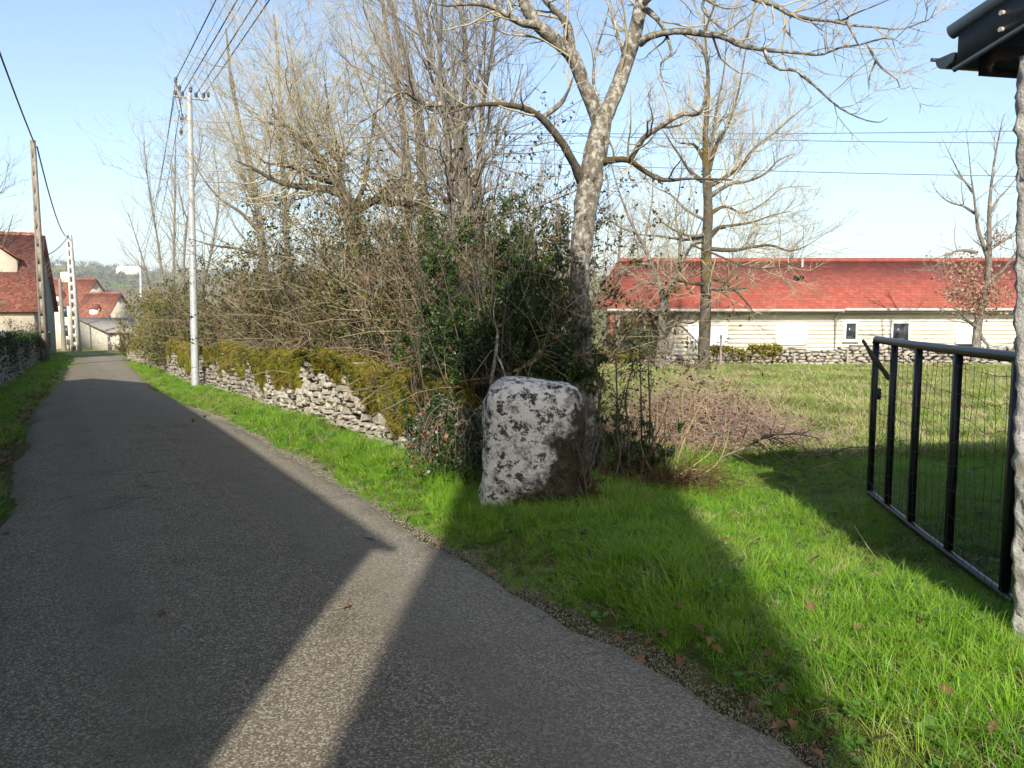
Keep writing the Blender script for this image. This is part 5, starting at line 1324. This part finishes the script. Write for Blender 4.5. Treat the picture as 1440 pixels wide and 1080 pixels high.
for k, (u, Y, h) in enumerate(((760, 36, 8.5), (700, 32, 7.5), (800, 30, 6.))):
    plain_tree(('bare tree straight behind the evergreen shrub', 'bare tree behind the pale coppiced stems', 'small bare tree touching the forked trunk from behind')[k], at(u, 434, Y)[0], Y, h, 140+k, MAT['twig_grey'], 'bare_tree', 'bare trees behind the walled corner')
plain_tree('bare tree rising over the near tiled house by the road', at(-25, 434, 40)[0], 40.5, 9.6, 150, MAT['twig_dark'], 'bare_tree')

# ------------------------------------------------------------------ poles and cables
def slotted_pole(name, label, base, top, w0, w1, mat, nslot, group=None, depth=.7, fill=.55):
    """concrete pole: two tapering flanges joined by a thin web with foot slots"""
    base = np.array(base, float); top = np.array(top, float); L = np.linalg.norm(top-base); up = unit(top-base)
    sx = unit(np.cross(up, [0, 1., 0])); sy = np.cross(sx, up)
    root = thing(name, base, label, 'pole', group)
    for sg_ in (-1, 1):
        mb = MB(); a0, a1 = sg_*w0*.5, sg_*w1*.5; b0, b1 = sg_*w0*.25, sg_*w1*.25; P = []
        for z, a, b, w in ((0, a0, b0, w0), (L, a1, b1, w1)):
            for xx, yy in ((a, -w*depth/2), (b, -w*depth/2), (b, w*depth/2), (a, w*depth/2)): P.append(base+up*z+sx*xx+sy*yy)
        mb.add(P, [[0, 1, 5, 4], [1, 2, 6, 5], [2, 3, 7, 6], [3, 0, 4, 7], [0, 3, 2, 1], [4, 5, 6, 7]]).build('flange', mat, root)
    for k in range(nslot):
        t0 = (k+.1)/nslot; t1 = (k+fill)/nslot; P = []
        for t in (t0, t1):
            w = w0+(w1-w0)*t
            for xx, yy in ((-w*.245, -w*depth*.3), (w*.245, -w*depth*.3), (w*.245, w*depth*.3), (-w*.245, w*depth*.3)): P.append(base+up*L*t+sx*xx+sy*yy)
        MB().add(P, [[0, 1, 5, 4], [1, 2, 6, 5], [2, 3, 7, 6], [3, 0, 4, 7], [0, 3, 2, 1], [4, 5, 6, 7]]).build('web', mat, root)
    return root
p1t = at(46, 197, 33.); p1b = at(64, 512, 33.); p1b[2] = float(G(p1b[0], 33.))-.1
slotted_pole('utility_pole', 'tall weathered slotted pole leaning at the end of the ivied garden wall', p1b, p1t, .29, .17, MAT['polewood'], 13, fill=.97)
p2t = at(97, 330, 62.); p2b = at(108, 492, 62.); p2b[2] = float(G(p2b[0], 62.))-.1
slotted_pole('utility_pole', 'pale concrete ladder pole at the bend of the road before the stone shed', p2b, p2t, .62, .34, MAT['concrete'], 14)
p3 = at(90, 487, 66.); p3[2] = float(G(p3[0], 66.))-.1; p3t = at(84, 392, 66.)
tag(MB().tube([p3, p3t], [.2, .13], 10).build('wooden_pole', MAT['polewood'], loc=p3), 'short brown wooden pole behind the concrete ladder pole', 'pole')
# galvanised pole with cross-arms
PY = 20.4; pb = at(275, 548, PY); pb[2] = float(G(pb[0], PY)); pt = at(266, 132, PY)
pole = thing('utility_pole', pb, 'slim galvanised steel pole with insulators standing at the mossy wall', 'pole')
MB().tube([pb-[0, 0, .1], pb*.5+pt*.5, pt], [.10, .085, .07], 14).build('shaft', MAT['galv'], pole, True)
ad = np.array([RN[0], RN[1], 0]); wires_from = []
MB().tube([pt-ad*.36+[0, 0, -.1], pt+ad*.46+[0, 0, -.1]], .03, 6).build('cross_arm', MAT['galv'], pole)
MB().tube([pt-ad*.3+[0, 0, .28], pt-ad*.22+[0, 0, -.42]], .022, 6).build('bracket', MAT['galv'], pole)
MB().tube([pt-ad*.3+[0, 0, -.05], pt+[0, 0, -.5]], .016, 6).build('brace', MAT['galv'], pole)
for dx, dz in ((-.3, .30), (-.22, .12), (-.32, 0.), (-.16, -.02), (.16, .0), (.34, .02), (.45, .06), (.04, .12)):
    c = pt+ad*dx+[0, 0, dz]; P = [c+[0, 0, z] for z in (-.09, -.05, -.02, .01, .04, .06)]
    MB().tube(P, [.018, .045, .03, .05, .03, .012], 8).build('insulator', MAT['ceramic'], pole); wires_from.append(c)
for dx, dz in ((-.18, -.62), (-.22, -.95)):
    c = pt+ad*dx+[0, 0, dz]; MB().tube([c+[0, 0, .12], c, c-[0, 0, .08]], [.012, .05, .02], 8).build('hanging_clamp', MAT['ceramic'], pole)
mb = MB()
for k in range(3): mb.tube([wires_from[k], wires_from[k]+[.05, -.1, -.25], pt-ad*.18+[0, 0, -.55-.15*k], pt+[-.07, 0, -.5]], .008, 5)
mb.build('jumper_cables', MAT['cable'], pole)
def cable(a, b, sag, r, label, group=None, n=28, name='overhead_cable'):
    t = np.linspace(0, 1, n)[:, None]; P = np.array(a)*(1-t)+np.array(b)*t; P[:, 2] -= sag*4*(t[:, 0]*(1-t[:, 0]))
    o = MB().tube(P, r, 5).build(name, MAT['cable'], loc=np.array(a)); return tag(o, label, 'cable', group)
far_end = pt + np.array([.55, -1, 0])*36 + [0, 0, .3]
for k, (i_, off) in enumerate(((0, -.28), (3, -.02), (4, .2), (5, .42))):
    cable(wires_from[i_], far_end+ad*off+[0, 0, .3 if i_ == 0 else 0], .35, .012, ('black cable leaving the highest insulator of the galvanised pole', 'black cable leaving the near insulator of the cross-arm', 'black cable leaving the middle of the cross-arm', 'black cable leaving the outer end of the cross-arm')[k], 'cables over the road')
for k, (i_, off) in enumerate(((1, -.12), (7, .08))):
    cable(wires_from[i_], far_end+ad*off+[0, 0, .15], .35, .005, ('thin dark wire between the two nearest cables of the galvanised pole', 'thin dark wire over the shaft of the galvanised pole')[k], 'thin wires over the road')
p4b = at(198, 445, 60.); p4b[2] = float(G(p4b[0], 60.))-.1; p4t = at(197, 352, 60.)
tag(MB().tube([p4b, p4t], [.14, .1], 8).build('utility_pole', MAT['galv'], loc=p4b), 'slim pale pole beyond the hedge at the far bend', 'pole')
for k, i_ in enumerate((2, 0, 3)): cable(wires_from[i_], p4t+ad*(.3*k-.3)-[0, 0, .05+.12*k], 1.2, .009, 'wire sloping from the galvanised pole down to the pole beyond the hedge', 'wires to the pole beyond the hedge')
pl0 = at(0, 62, 24.); pA = p1t + (pl0-p1t)*3.0
cable(p1t+[.05, 0, -.1], p1t*.0+pA, .4, .028, 'thick black cable climbing from the top of the leaning slotted pole')
mid = at(52, 206, 33.)
cable(mid, p2t+[-.1, -.05, -.15], .9, .03, 'black cable sagging between the slotted pole and the concrete ladder pole')
cable(p2t+[0, -.1, -.1], at(40, 362, 44.), .5, .028, 'black cable from the concrete ladder pole to the near tiled house')
cable(p2t+[.1, 0, -.3], at(88, 400, 72.), .4, .018, 'thin cable from the concrete ladder pole to the chimney house')
# lines beyond the trees, carried by a pole hidden in them
Yw = 47.; wp = at(566, 172, Yw); wpb = ground(wp[0], Yw)
tag(MB().tube([wpb-[0, 0, .1], wp+[0, 0, .2]], [.16, .1], 8).build('wooden_pole', MAT['polewood'], loc=wpb), 'far wooden pole hidden among the bare branches', 'pole')
rp = np.array([44., Yw, 0]); rz = at(1440, 180, Yw)[2]; rpb = ground(44., Yw)
tag(MB().tube([rpb-[0, 0, .1], rpb*[1, 1, 0]+[0, 0, rz+.6]], [.16, .1], 8).build('wooden_pole', MAT['polewood'], loc=rpb), 'far wooden pole carrying the lines beyond the oak', 'pole')
for k, (va, vb) in enumerate(((186, 179), (184, 196), (222, 243))):
    a = at(566, va, Yw); b = at(1440, vb, Yw); b = a+(b-a)*((44-a[0])/(b[0]-a[0]))
    cable(a, b, .25, .018, ['upper telephone line crossing the sky beyond the meadow tree', 'middle telephone line crossing the sky beyond the meadow tree', 'lowest telephone line crossing the sky beyond the meadow tree'][k])

# ------------------------------------------------------------------ village houses
def gabled(name, label, C, a, b, La, Lb, z0, eave, ridge, wmat, rmat, ov=.3, chimney=None, cat_='house'):
    """eaves run along a from the corner C, the gables along b; returns the root and a point function"""
    a = np.array([*a, 0.]); b = np.array([*b, 0.]); C3 = np.array([*C, 0.])
    pt_ = lambda i, j, z: C3+a*i+b*j+np.array([0, 0, z])
    root = thing(name, pt_(La/2, Lb/2, z0), label, cat_)
    MB().poly([pt_(0, 0, z0-.3), pt_(0, Lb, z0-.3), pt_(0, Lb, eave), pt_(0, Lb/2, ridge), pt_(0, 0, eave)], a*La).build('wall', wmat, root)
    sl = (ridge-eave)/(Lb/2); d = .06
    r1 = roof_sheet('roof', [pt_(-ov, -ov, eave-sl*ov+d), pt_(La+ov, -ov, eave-sl*ov+d), pt_(La+ov, Lb/2, ridge+d), pt_(-ov, Lb/2, ridge+d)], rmat, root)
    roof_sheet('roof', [pt_(La+ov, Lb+ov, eave-sl*ov+d), pt_(-ov, Lb+ov, eave-sl*ov+d), pt_(-ov, Lb/2+.01, ridge+d), pt_(La+ov, Lb/2+.01, ridge+d)], rmat, root)
    mb = MB(); nt = max(3, int(La/.45))
    for k in range(nt): mb.tube([pt_(La*k/nt, Lb/2, ridge+d+.02), pt_(La*(k+1)/nt, Lb/2, ridge+d+.05)], .11, 7)
    mb.build('ridge_tiles', rmat, root)
    if chimney:
        i, w, h = chimney; fr = lambda V: C3+V[:, :1]*a+V[:, 1:2]*b+V[:, 2:]*[0, 0, 1]
        ch = MB().box((i, Lb/2-w/2, ridge-.6), (i+w*1.5, Lb/2+w/2, ridge+h), fr).build('chimney', wmat, root)
        MB().box((i-.08, Lb/2-w/2-.08, ridge+h), (i+w*1.5+.08, Lb/2+w/2+.08, ridge+h+.12), fr).build('chimney_cap', rmat, ch)
    return root, pt_, a, b
def opening(root, pt_, a, b, i0, i1, z0, z1, j=0., mat='glass', frame='white', side='front', name='window'):
    f = .09
    if side == 'front': fr = lambda V: pt_(0, 0, 0)*[1, 1, 0]+V[:, :1]*a+(V[:, 1:2]+j)*b+V[:, 2:]*[0, 0, 1]
    else: fr = lambda V: pt_(0, 0, 0)*[1, 1, 0]+V[:, :1]*b+(V[:, 1:2]+j)*a+V[:, 2:]*[0, 0, 1]
    w = MB().box((i0, -.03, z0), (i1, .05, z1), fr).build(name, MAT[mat], root)
    mb = MB(); mb.box((i0-f, -.07, z0-f), (i0, .04, z1+f), fr).box((i1, -.07, z0-f), (i1+f, .04, z1+f), fr).box((i0, -.068, z1), (i1, .04, z1+f), fr).box((i0, -.068, z0-f), (i1, .04, z0), fr)
    mb.build('frame', MAT[frame], w); return w
# near tiled house by the left wall
c = at(46, 432, 40.); z0 = float(G(c[0], 41))
h1, f1, a1, b1_ = gabled('tiled_house', 'near stone house with steep mottled red tiled roof behind the ivied garden wall', c[:2], (-.917, -.40), (-.40, .917), 15, 8.2, z0, 1.62, 5.5, MAT['render_'], MAT['oldroof'], .25)
MB().poly([f1(-.012, 0, z0-.3), f1(-.012, 8.2, z0-.3), f1(-.012, 8.2, 1.6), f1(-.012, 4.1, 5.45), f1(-.012, 0, 1.6)], -a1*.03).build('gable_wall', MAT['greystone'], h1)
opening(h1, f1, a1, b1_, 2.1, 3.0, -.6, 1.0, mat='teal', frame='render_', name='shutter'); opening(h1, f1, a1, b1_, 4.4, 5.4, -.6, 1.0); opening(h1, f1, a1, b1_, 8.2, 9.2, -.6, 1.0)
opening(h1, f1, a1, b1_, 3.4, 4.3, 2.2, 3.3, j=-.05, side='gable', frame='greystone')
c2 = at(23, 366, 41.4)
W0, W1, W2 = f1(0, 0, 0), None, None
wing = thing('gabled_wing', (c2[0]-2, c2[1], 1.6), 'white rendered gable wing rising from the near tiled roof', 'house')
pw = lambda i, j, z: np.array([c2[0], c2[1], 0])+a1*i+b1_*j+np.array([0, 0, z])
MB().poly([pw(0, 0, z0), pw(4.8, 0, z0), pw(4.8, 0, 4.1), pw(2.4, 0, 6.0), pw(0, 0, 4.1)], b1_*4).build('wall', MAT['render_'], wing)
roof_sheet('roof', [pw(-.2, 4, 4.15), pw(-.2, -.25, 4.15), pw(2.4, -.25, 6.1), pw(2.4, 4, 6.1)], MAT['oldroof'], wing)
roof_sheet('roof', [pw(5., -.25, 4.15), pw(5., 4, 4.15), pw(2.41, 4, 6.1), pw(2.41, -.25, 6.1)], MAT['oldroof'], wing)
# narrow grey house behind it
c = at(68, 410, 52.); gabled('grey_house', 'narrow shaded grey stone house end behind the slotted pole', (c[0]-1, 51.), (-.95, -.3), (-.3, .95), 6, 5.5, float(G(c[0], 52)), 2.2, 4.3, MAT['greystone'], MAT['oldroof'], .25)
# house with the chimney
c = at(113, 427, 92.); h4, f4, a4, b4_ = gabled('chimney_house', 'cream house with brown tiled roof and brick chimney beyond the concrete pole', c[:2], (-.997, .08), (.08, .997), 9, 6.4, float(G(c[0], 93)), 2.15, 5.0, MAT['render_'], MAT['oldroof'], .2, (3.0, .75, 1.0))
for i, zz in ((1.6, -1.6), (4.2, -1.6), (1.6, .6), (4.2, .6)): opening(h4, f4, a4, b4_, i, i+.9, zz, zz+1.3)
dm = MB().poly([f4(2.5, .35, 2.0), f4(3.7, .35, 2.0), f4(3.7, .35, 3.1), f4(2.5, .35, 3.1)], b4_*1.6).build('dormer', MAT['render_'], h4)
fr4 = lambda V: f4(0, 0, 0)*[1, 1, 0]+V[:, :1]*a4+V[:, 1:2]*b4_+V[:, 2:]*[0, 0, 1]
MB().poly([f4(2.3, .1, 3.1), f4(3.1, .1, 3.75), f4(3.9, .1, 3.1)], b4_*2).build('dormer_roof', MAT['oldroof'], dm)
MB().box((2.8, .29, 2.2), (3.4, .37, 3.0), fr4).build('dormer_window', MAT['white'], dm)
# house with the red roof and pale gable
c = at(150, 447, 80.); h5, f5, a5, b5_ = gabled('gable_house', 'small house with rusty red roof and pale stone gable above the grey shed', c[:2], (-1, .03), (.03, 1), 3.4, 5.6, float(G(c[0], 81)), .7, 3.1, MAT['render_'], MAT['oldroof'], .2)
dm = MB().poly([f5(1.15, .35, .8), f5(1.95, .35, .8), f5(1.95, .35, 1.6), f5(1.15, .35, 1.6)], b5_*1.3).build('dormer', MAT['render_'], h5)
fr5 = lambda V: f5(0, 0, 0)*[1, 1, 0]+V[:, :1]*a5+V[:, 1:2]*b5_+V[:, 2:]*[0, 0, 1]
MB().poly([f5(1.0, .15, 1.6), f5(1.55, .15, 2.05), f5(2.1, .15, 1.6)], b5_*1.6).build('dormer_roof', MAT['oldroof'], dm)
MB().box((1.35, .29, .95), (1.75, .37, 1.5), fr5).build('dormer_window', MAT['white'], dm)
# the low shed at the bend
sz = float(G(-33, 66))
A_, B_, C_, D_ = np.array([-33.0, 66, 0]), np.array([-30.3, 66.3, 0]), np.array([-36.2, 74.5, 0]), np.array([-39.2, 72.2, 0])
shed2 = thing('stone_shed', (-34, 68, sz), 'low stone shed with grey slab roof and dark open bay at the road bend', 'shed')
zf_, zb_ = -.42, .62
MB().add([*(p+[0, 0, sz-.4] for p in (A_, D_)), D_+[0, 0, zb_], A_+[0, 0, zf_], *(p+[.25, .25, sz-.4] for p in (A_, D_)), D_+[.25, .25, zb_], A_+[.25, .25, zf_]], [[0, 3, 2, 1], [4, 5, 6, 7], [0, 1, 5, 4], [2, 3, 7, 6], [0, 4, 7, 3], [1, 2, 6, 5]]).build('end_wall', MAT['rubble'], shed2)
MB().add([*(p+[0, 0, sz-.4] for p in (D_, C_)), C_+[0, 0, zb_], D_+[0, 0, zb_], *(p+[0, .25, sz-.4] for p in (D_, C_)), C_+[0, .25, zb_], D_+[0, .25, zb_]], [[0, 3, 2, 1], [4, 5, 6, 7], [0, 1, 5, 4], [2, 3, 7, 6], [0, 4, 7, 3], [1, 2, 6, 5]]).build('back_wall', MAT['rubble'], shed2)
for p in (A_+[.35, .05, 0], B_+[-.25, .05, 0]): MB().box((p[0]-.14, p[1]-.1, sz-.3), (p[0]+.14, p[1]+.18, zf_)).build('pier', MAT['rubble'], shed2)
MB().poly([A_+[-.25, -.35, zf_+.02], B_+[.5, -.35, zf_+.02], C_+[.5, .3, zb_+.06], D_+[-.4, .3, zb_+.06]], (0, 0, .09)).build('roof', MAT['slate'], shed2)
MB().box((-32.4, 68.5, sz-.3), (-30.6, 68.7, -.5)).build('bay_shade_panel', MAT['dark'], shed2)  # near-black panel standing in for the shade inside the open bay
# signs and gate bits at the bend, shrub at the house
p = at(98, 500, 58.); g0 = ground(p[0], 58.); sg_ = thing('small_sign', g0, 'small white sign plate on a yellow post at the road bend', 'sign')
MB().tube([g0-[0, 0, .05], g0+[0, 0, .75]], .035, 6).build('post', m_plain('yellow_post', (.4, .3, .08), .7), sg_); MB().box((g0[0]-.13, 57.93, g0[2]+.62), (g0[0]+.13, 57.96, g0[2]+1.0)).build('plate', MAT['white'], sg_)
p = at(27, 470, 37.5); bush('garden_bush', 'dark twiggy bush against the cream wall of the near tiled house', 'shrub', (p[0], 37.6), (.9, .8, 2.0), 160, 40, 2600, MAT['leaf_brown'], .07, MAT['twig_dark'])
p = at(178, 492, 57.); bush('dry_bush', 'low dry brown bush where the grass verge meets the bend', 'shrub', (p[0], 57.), (1.3, 1., 1.1), 161, 40, 3500, MAT['leaf_brown'], .09, MAT['cane'])

# the house behind the camera, whose shade lies on the road; then added shadow casters
cA = xy_of(-3.1, -4.4)
row, fa, aa, ab = gabled('street_house', 'two storey stone house whose shade falls across the lane', (float(cA[0]), float(cA[1])), RD, -RN, 20.0, 6., 0., 4.88, 6.8, MAT['render_'], MAT['oldroof'], .12)
for i in (2, 6, 10, 14, 18):
    for zz in (.9, 3.2): opening(row, fa, aa, ab, i, i+1., zz, zz+1.3)
tw = thing('shadow_tower', (-.12, -6.3, 0), 'slim unseen stone tower added to shade the lane and the boulder', 'tower')  # unseen tower, made up and sized to cast the middle shadow
MB().box((-1.0, -7.4, -.2), (.78, -5.2, 9.3)).build('wall', MAT['rubble'], tw)
mb = MB(); P = [(-1.07, -7.5, 9.3), (.85, -7.5, 9.3), (.85, -5.1, 9.3), (-1.07, -5.1, 9.3), (-.11, -6.3, 11.4)]; mb.add(P, [[0, 1, 4], [1, 2, 4], [2, 3, 4], [3, 0, 4]]); mb.add(P[:4], [[0, 3, 2, 1]]); mb.build('roof', MAT['oldroof'], tw)
for zz in (3, 6): MB().box((-.35, -5.19, zz), (.15, -5.17, zz+.8)).build('tower_hole', MAT['dark'], tw)
x, y = xy_of(22.5, -8.5); plain_tree('unseen bare tree added behind the ivied garden wall to dapple the lane', float(x), float(y), 4.6, 170, MAT['twig_dark'], 'dapple_tree')  # out of view, added to break up the sunlight on the far lane

# ------------------------------------------------------------------ far hills: woods and the white barn
rg = np.random.default_rng(180); P = []
for k in range(800):
    u = rg.uniform(-60, 330); Y = rg.choice([rg.uniform(150, 330), rg.uniform(700, 1350)], p=[.35, .65])
    x = at(u, 400, Y)[0]
    if vnoise(np.array([[x, Y, 0.]]), .012, 2)[0] < (.0 if Y > 500 else -.1) and not (Y > 1220): continue
    z = float(G(x, Y)); h = rg.uniform(5, 10) if Y > 500 else rg.uniform(3, 6); n_ = 60
    P.append(np.c_[x+rg.normal(0, h*.4, n_), Y+rg.normal(0, h*.4, n_), z+h*np.abs(rg.normal(.5, .28, n_))])
P = np.vstack(P); V, F = leaf_quads(P, 1.7, rg, .8); tag(obj('distant_woodland', V, F, MAT['wood_far']), 'brown leafless woods and hedges on the far hills', 'woodland', kind='stuff')
d_ = ray(178, 386); Yb = next((y for y in np.arange(300, 2000, 5.) if EYE[2]+d_[2]/d_[1]*y < G(d_[0]/d_[1]*y, y)), 900.)
bx0, bx1 = at(163, 380, Yb)[0], at(194, 380, Yb)[0]; bzz = float(G((bx0+bx1)/2, Yb))
barn, fb_, ba, bb = gabled('white_barn', 'long white barn on the far hillside', (bx1, Yb), (-1, 0), (0, 1), bx1-bx0, 12, bzz-1, bzz+.006*Yb, bzz+.0105*Yb, MAT['plaster'], MAT['plaster'], .3)

# ------------------------------------------------------------------ fallen leaves
def oak_leaf(seed):
    rg = np.random.default_rng(seed); n = 11; t = np.linspace(0, 1, n)
    w = .23*np.sin(np.pi*t**.8)*(1+.38*np.sin(t*np.pi*7.))+.01; cz = rg.uniform(.1, .35)
    curl = cz*np.sin(t*3.0+rg.random()*2)*.5
    L_ = np.c_[t-.5, w, curl+w*rg.uniform(.2, .9)]; R_ = np.c_[t-.5, -w, curl+w*rg.uniform(.2, .9)]; M_ = np.c_[t-.5, t*0, curl]
    V = np.vstack([L_, M_, R_]); i = np.arange(n-1)
    me = mesh_np('fallen_leaf', V, np.vstack([np.stack([i, i+n, i+n+1, i+1], 1), np.stack([i+n, i+2*n, i+2*n+1, i+n+1], 1)]), True)
    me.materials.append(MAT['litter']); return me
OL = [oak_leaf(k) for k in range(6)]; rg = np.random.default_rng(190)
spots = [(905, 822), (913, 908), (930, 905), (980, 900), (995, 918), (1065, 772), (1018, 770), (697, 824), (1095, 1028), (1112, 1032), (1100, 985), (1130, 1068), (1395, 1045), (1210, 900), (1225, 890), (1295, 890), (1140, 870), (1145, 800), (900, 935), (870, 905), (980, 985), (990, 1010), (1060, 1000), (1045, 985), (1115, 1010), (800, 855), (765, 850), (1270, 920), (1165, 1045), (930, 790), (1080, 940), (640, 790), (620, 770), (600, 740), (560, 720), (575, 735), (590, 760), (540, 700), (500, 690), (520, 700), (885, 905), (955, 870), (1010, 930), (1240, 1060), (1330, 990), (690, 810)]
spots += [(p[0], p[1]) for p in np.c_[rg.uniform(700, 1420, 34), rg.uniform(760, 1070, 34)] if p[1] > 700+(p[0]-560)*.55 - 0 and p[0] > 700 and gp(*p)[0] > 0]
LIT = 'dry brown oak leaf lying in the grass of the wide verge'
for k, (u, v) in enumerate(spots):
    p = gp(u, v); s, o = so_of(p[0], p[1])
    if o < edge_r(s)-.25: continue
    ob = bpy.data.objects.new('fallen_leaf', OL[int(rg.integers(0, 6))]); COL.objects.link(ob)
    ob.location = (p[0], p[1], p[2]+(.055 if o > edge_r(s)+.2 else .02)); ob.rotation_euler = (rg.normal(0, .35), rg.normal(0, .35), rg.random()*6.28); q_ = rg.uniform(.055, .09); ob.scale = (q_, q_, q_)
    tag(ob, LIT, 'leaf', 'oak leaves on the wide verge')
for k, (u, v) in enumerate([(488, 884), (520, 778), (228, 894), (10, 765), (150, 665)]):
    p = gp(u, v); p[2] = float(road_z(p[0], p[1])); ob = bpy.data.objects.new('fallen_leaf', OL[k]); COL.objects.link(ob)
    ob.location = p+[0, 0, .012]; ob.rotation_euler = (rg.normal(0, .15), rg.normal(0, .15), rg.random()*6.28); ob.scale = (.08, .08, .05)
    tag(ob, 'dry leaf lying on the bare asphalt of the lane', 'leaf', 'leaves on the asphalt')
# leaf litter along the left edge
s_ = rg.uniform(3, 30, 900); o_ = edge_l(s_)-np.abs(rg.normal(.05, .2, 900)); x, y = xy_of(s_, o_)
lc = coll('litter', OL)
q_ = rg.uniform(.05, .1, 900); g = scatter('leaf_litter', np.c_[x, y, G(x, y)+.03], np.c_[rg.normal(0, .4, (900, 2)), rg.random(900)*6.28], np.c_[q_, q_, q_], lc, 6, seed=6)
tag(g, 'dead leaves gathered along the shaded lane edge by the garden wall', 'leaf litter', kind='stuff')
# dry twigs on the verge
for k, pts in enumerate([[(1200, 760), (1222, 785), (1245, 815)], [(1190, 640), (1215, 655), (1222, 668)]]):
    P = np.array([gp(*q)+[0, 0, .06+.05*(i == 0)] for i, q in enumerate(pts)]); P, r = resample(P, np.full(3, .004), 10)
    tag(MB().tube(P, r*np.linspace(1, .5, 10), 5).build('dry_twig', MAT['dry'], loc=P[0]), ['pale dry twig arching out of the sunny grass strip', 'pale dry twig in the shaded grass before the gate'][k], 'twig')

# ------------------------------------------------------------------ the air
def haze(density):
    m = bpy.data.materials.new('haze'); m.use_nodes = True; nt = m.node_tree; nt.nodes.clear()
    o = nt.nodes.new('ShaderNodeOutputMaterial'); v = nt.nodes.new('ShaderNodeVolumePrincipled')
    v.inputs['Density'].default_value = density; v.inputs['Color'].default_value = (.86, .92, 1, 1); v.inputs['Anisotropy'].default_value = .2
    nt.links.new(v.outputs[0], o.inputs['Volume'])
    tag(MB().box((-6800, -500, -45), (6800, 6800, 110)).build('haze', m), kind='stuff')
haze(.00025)
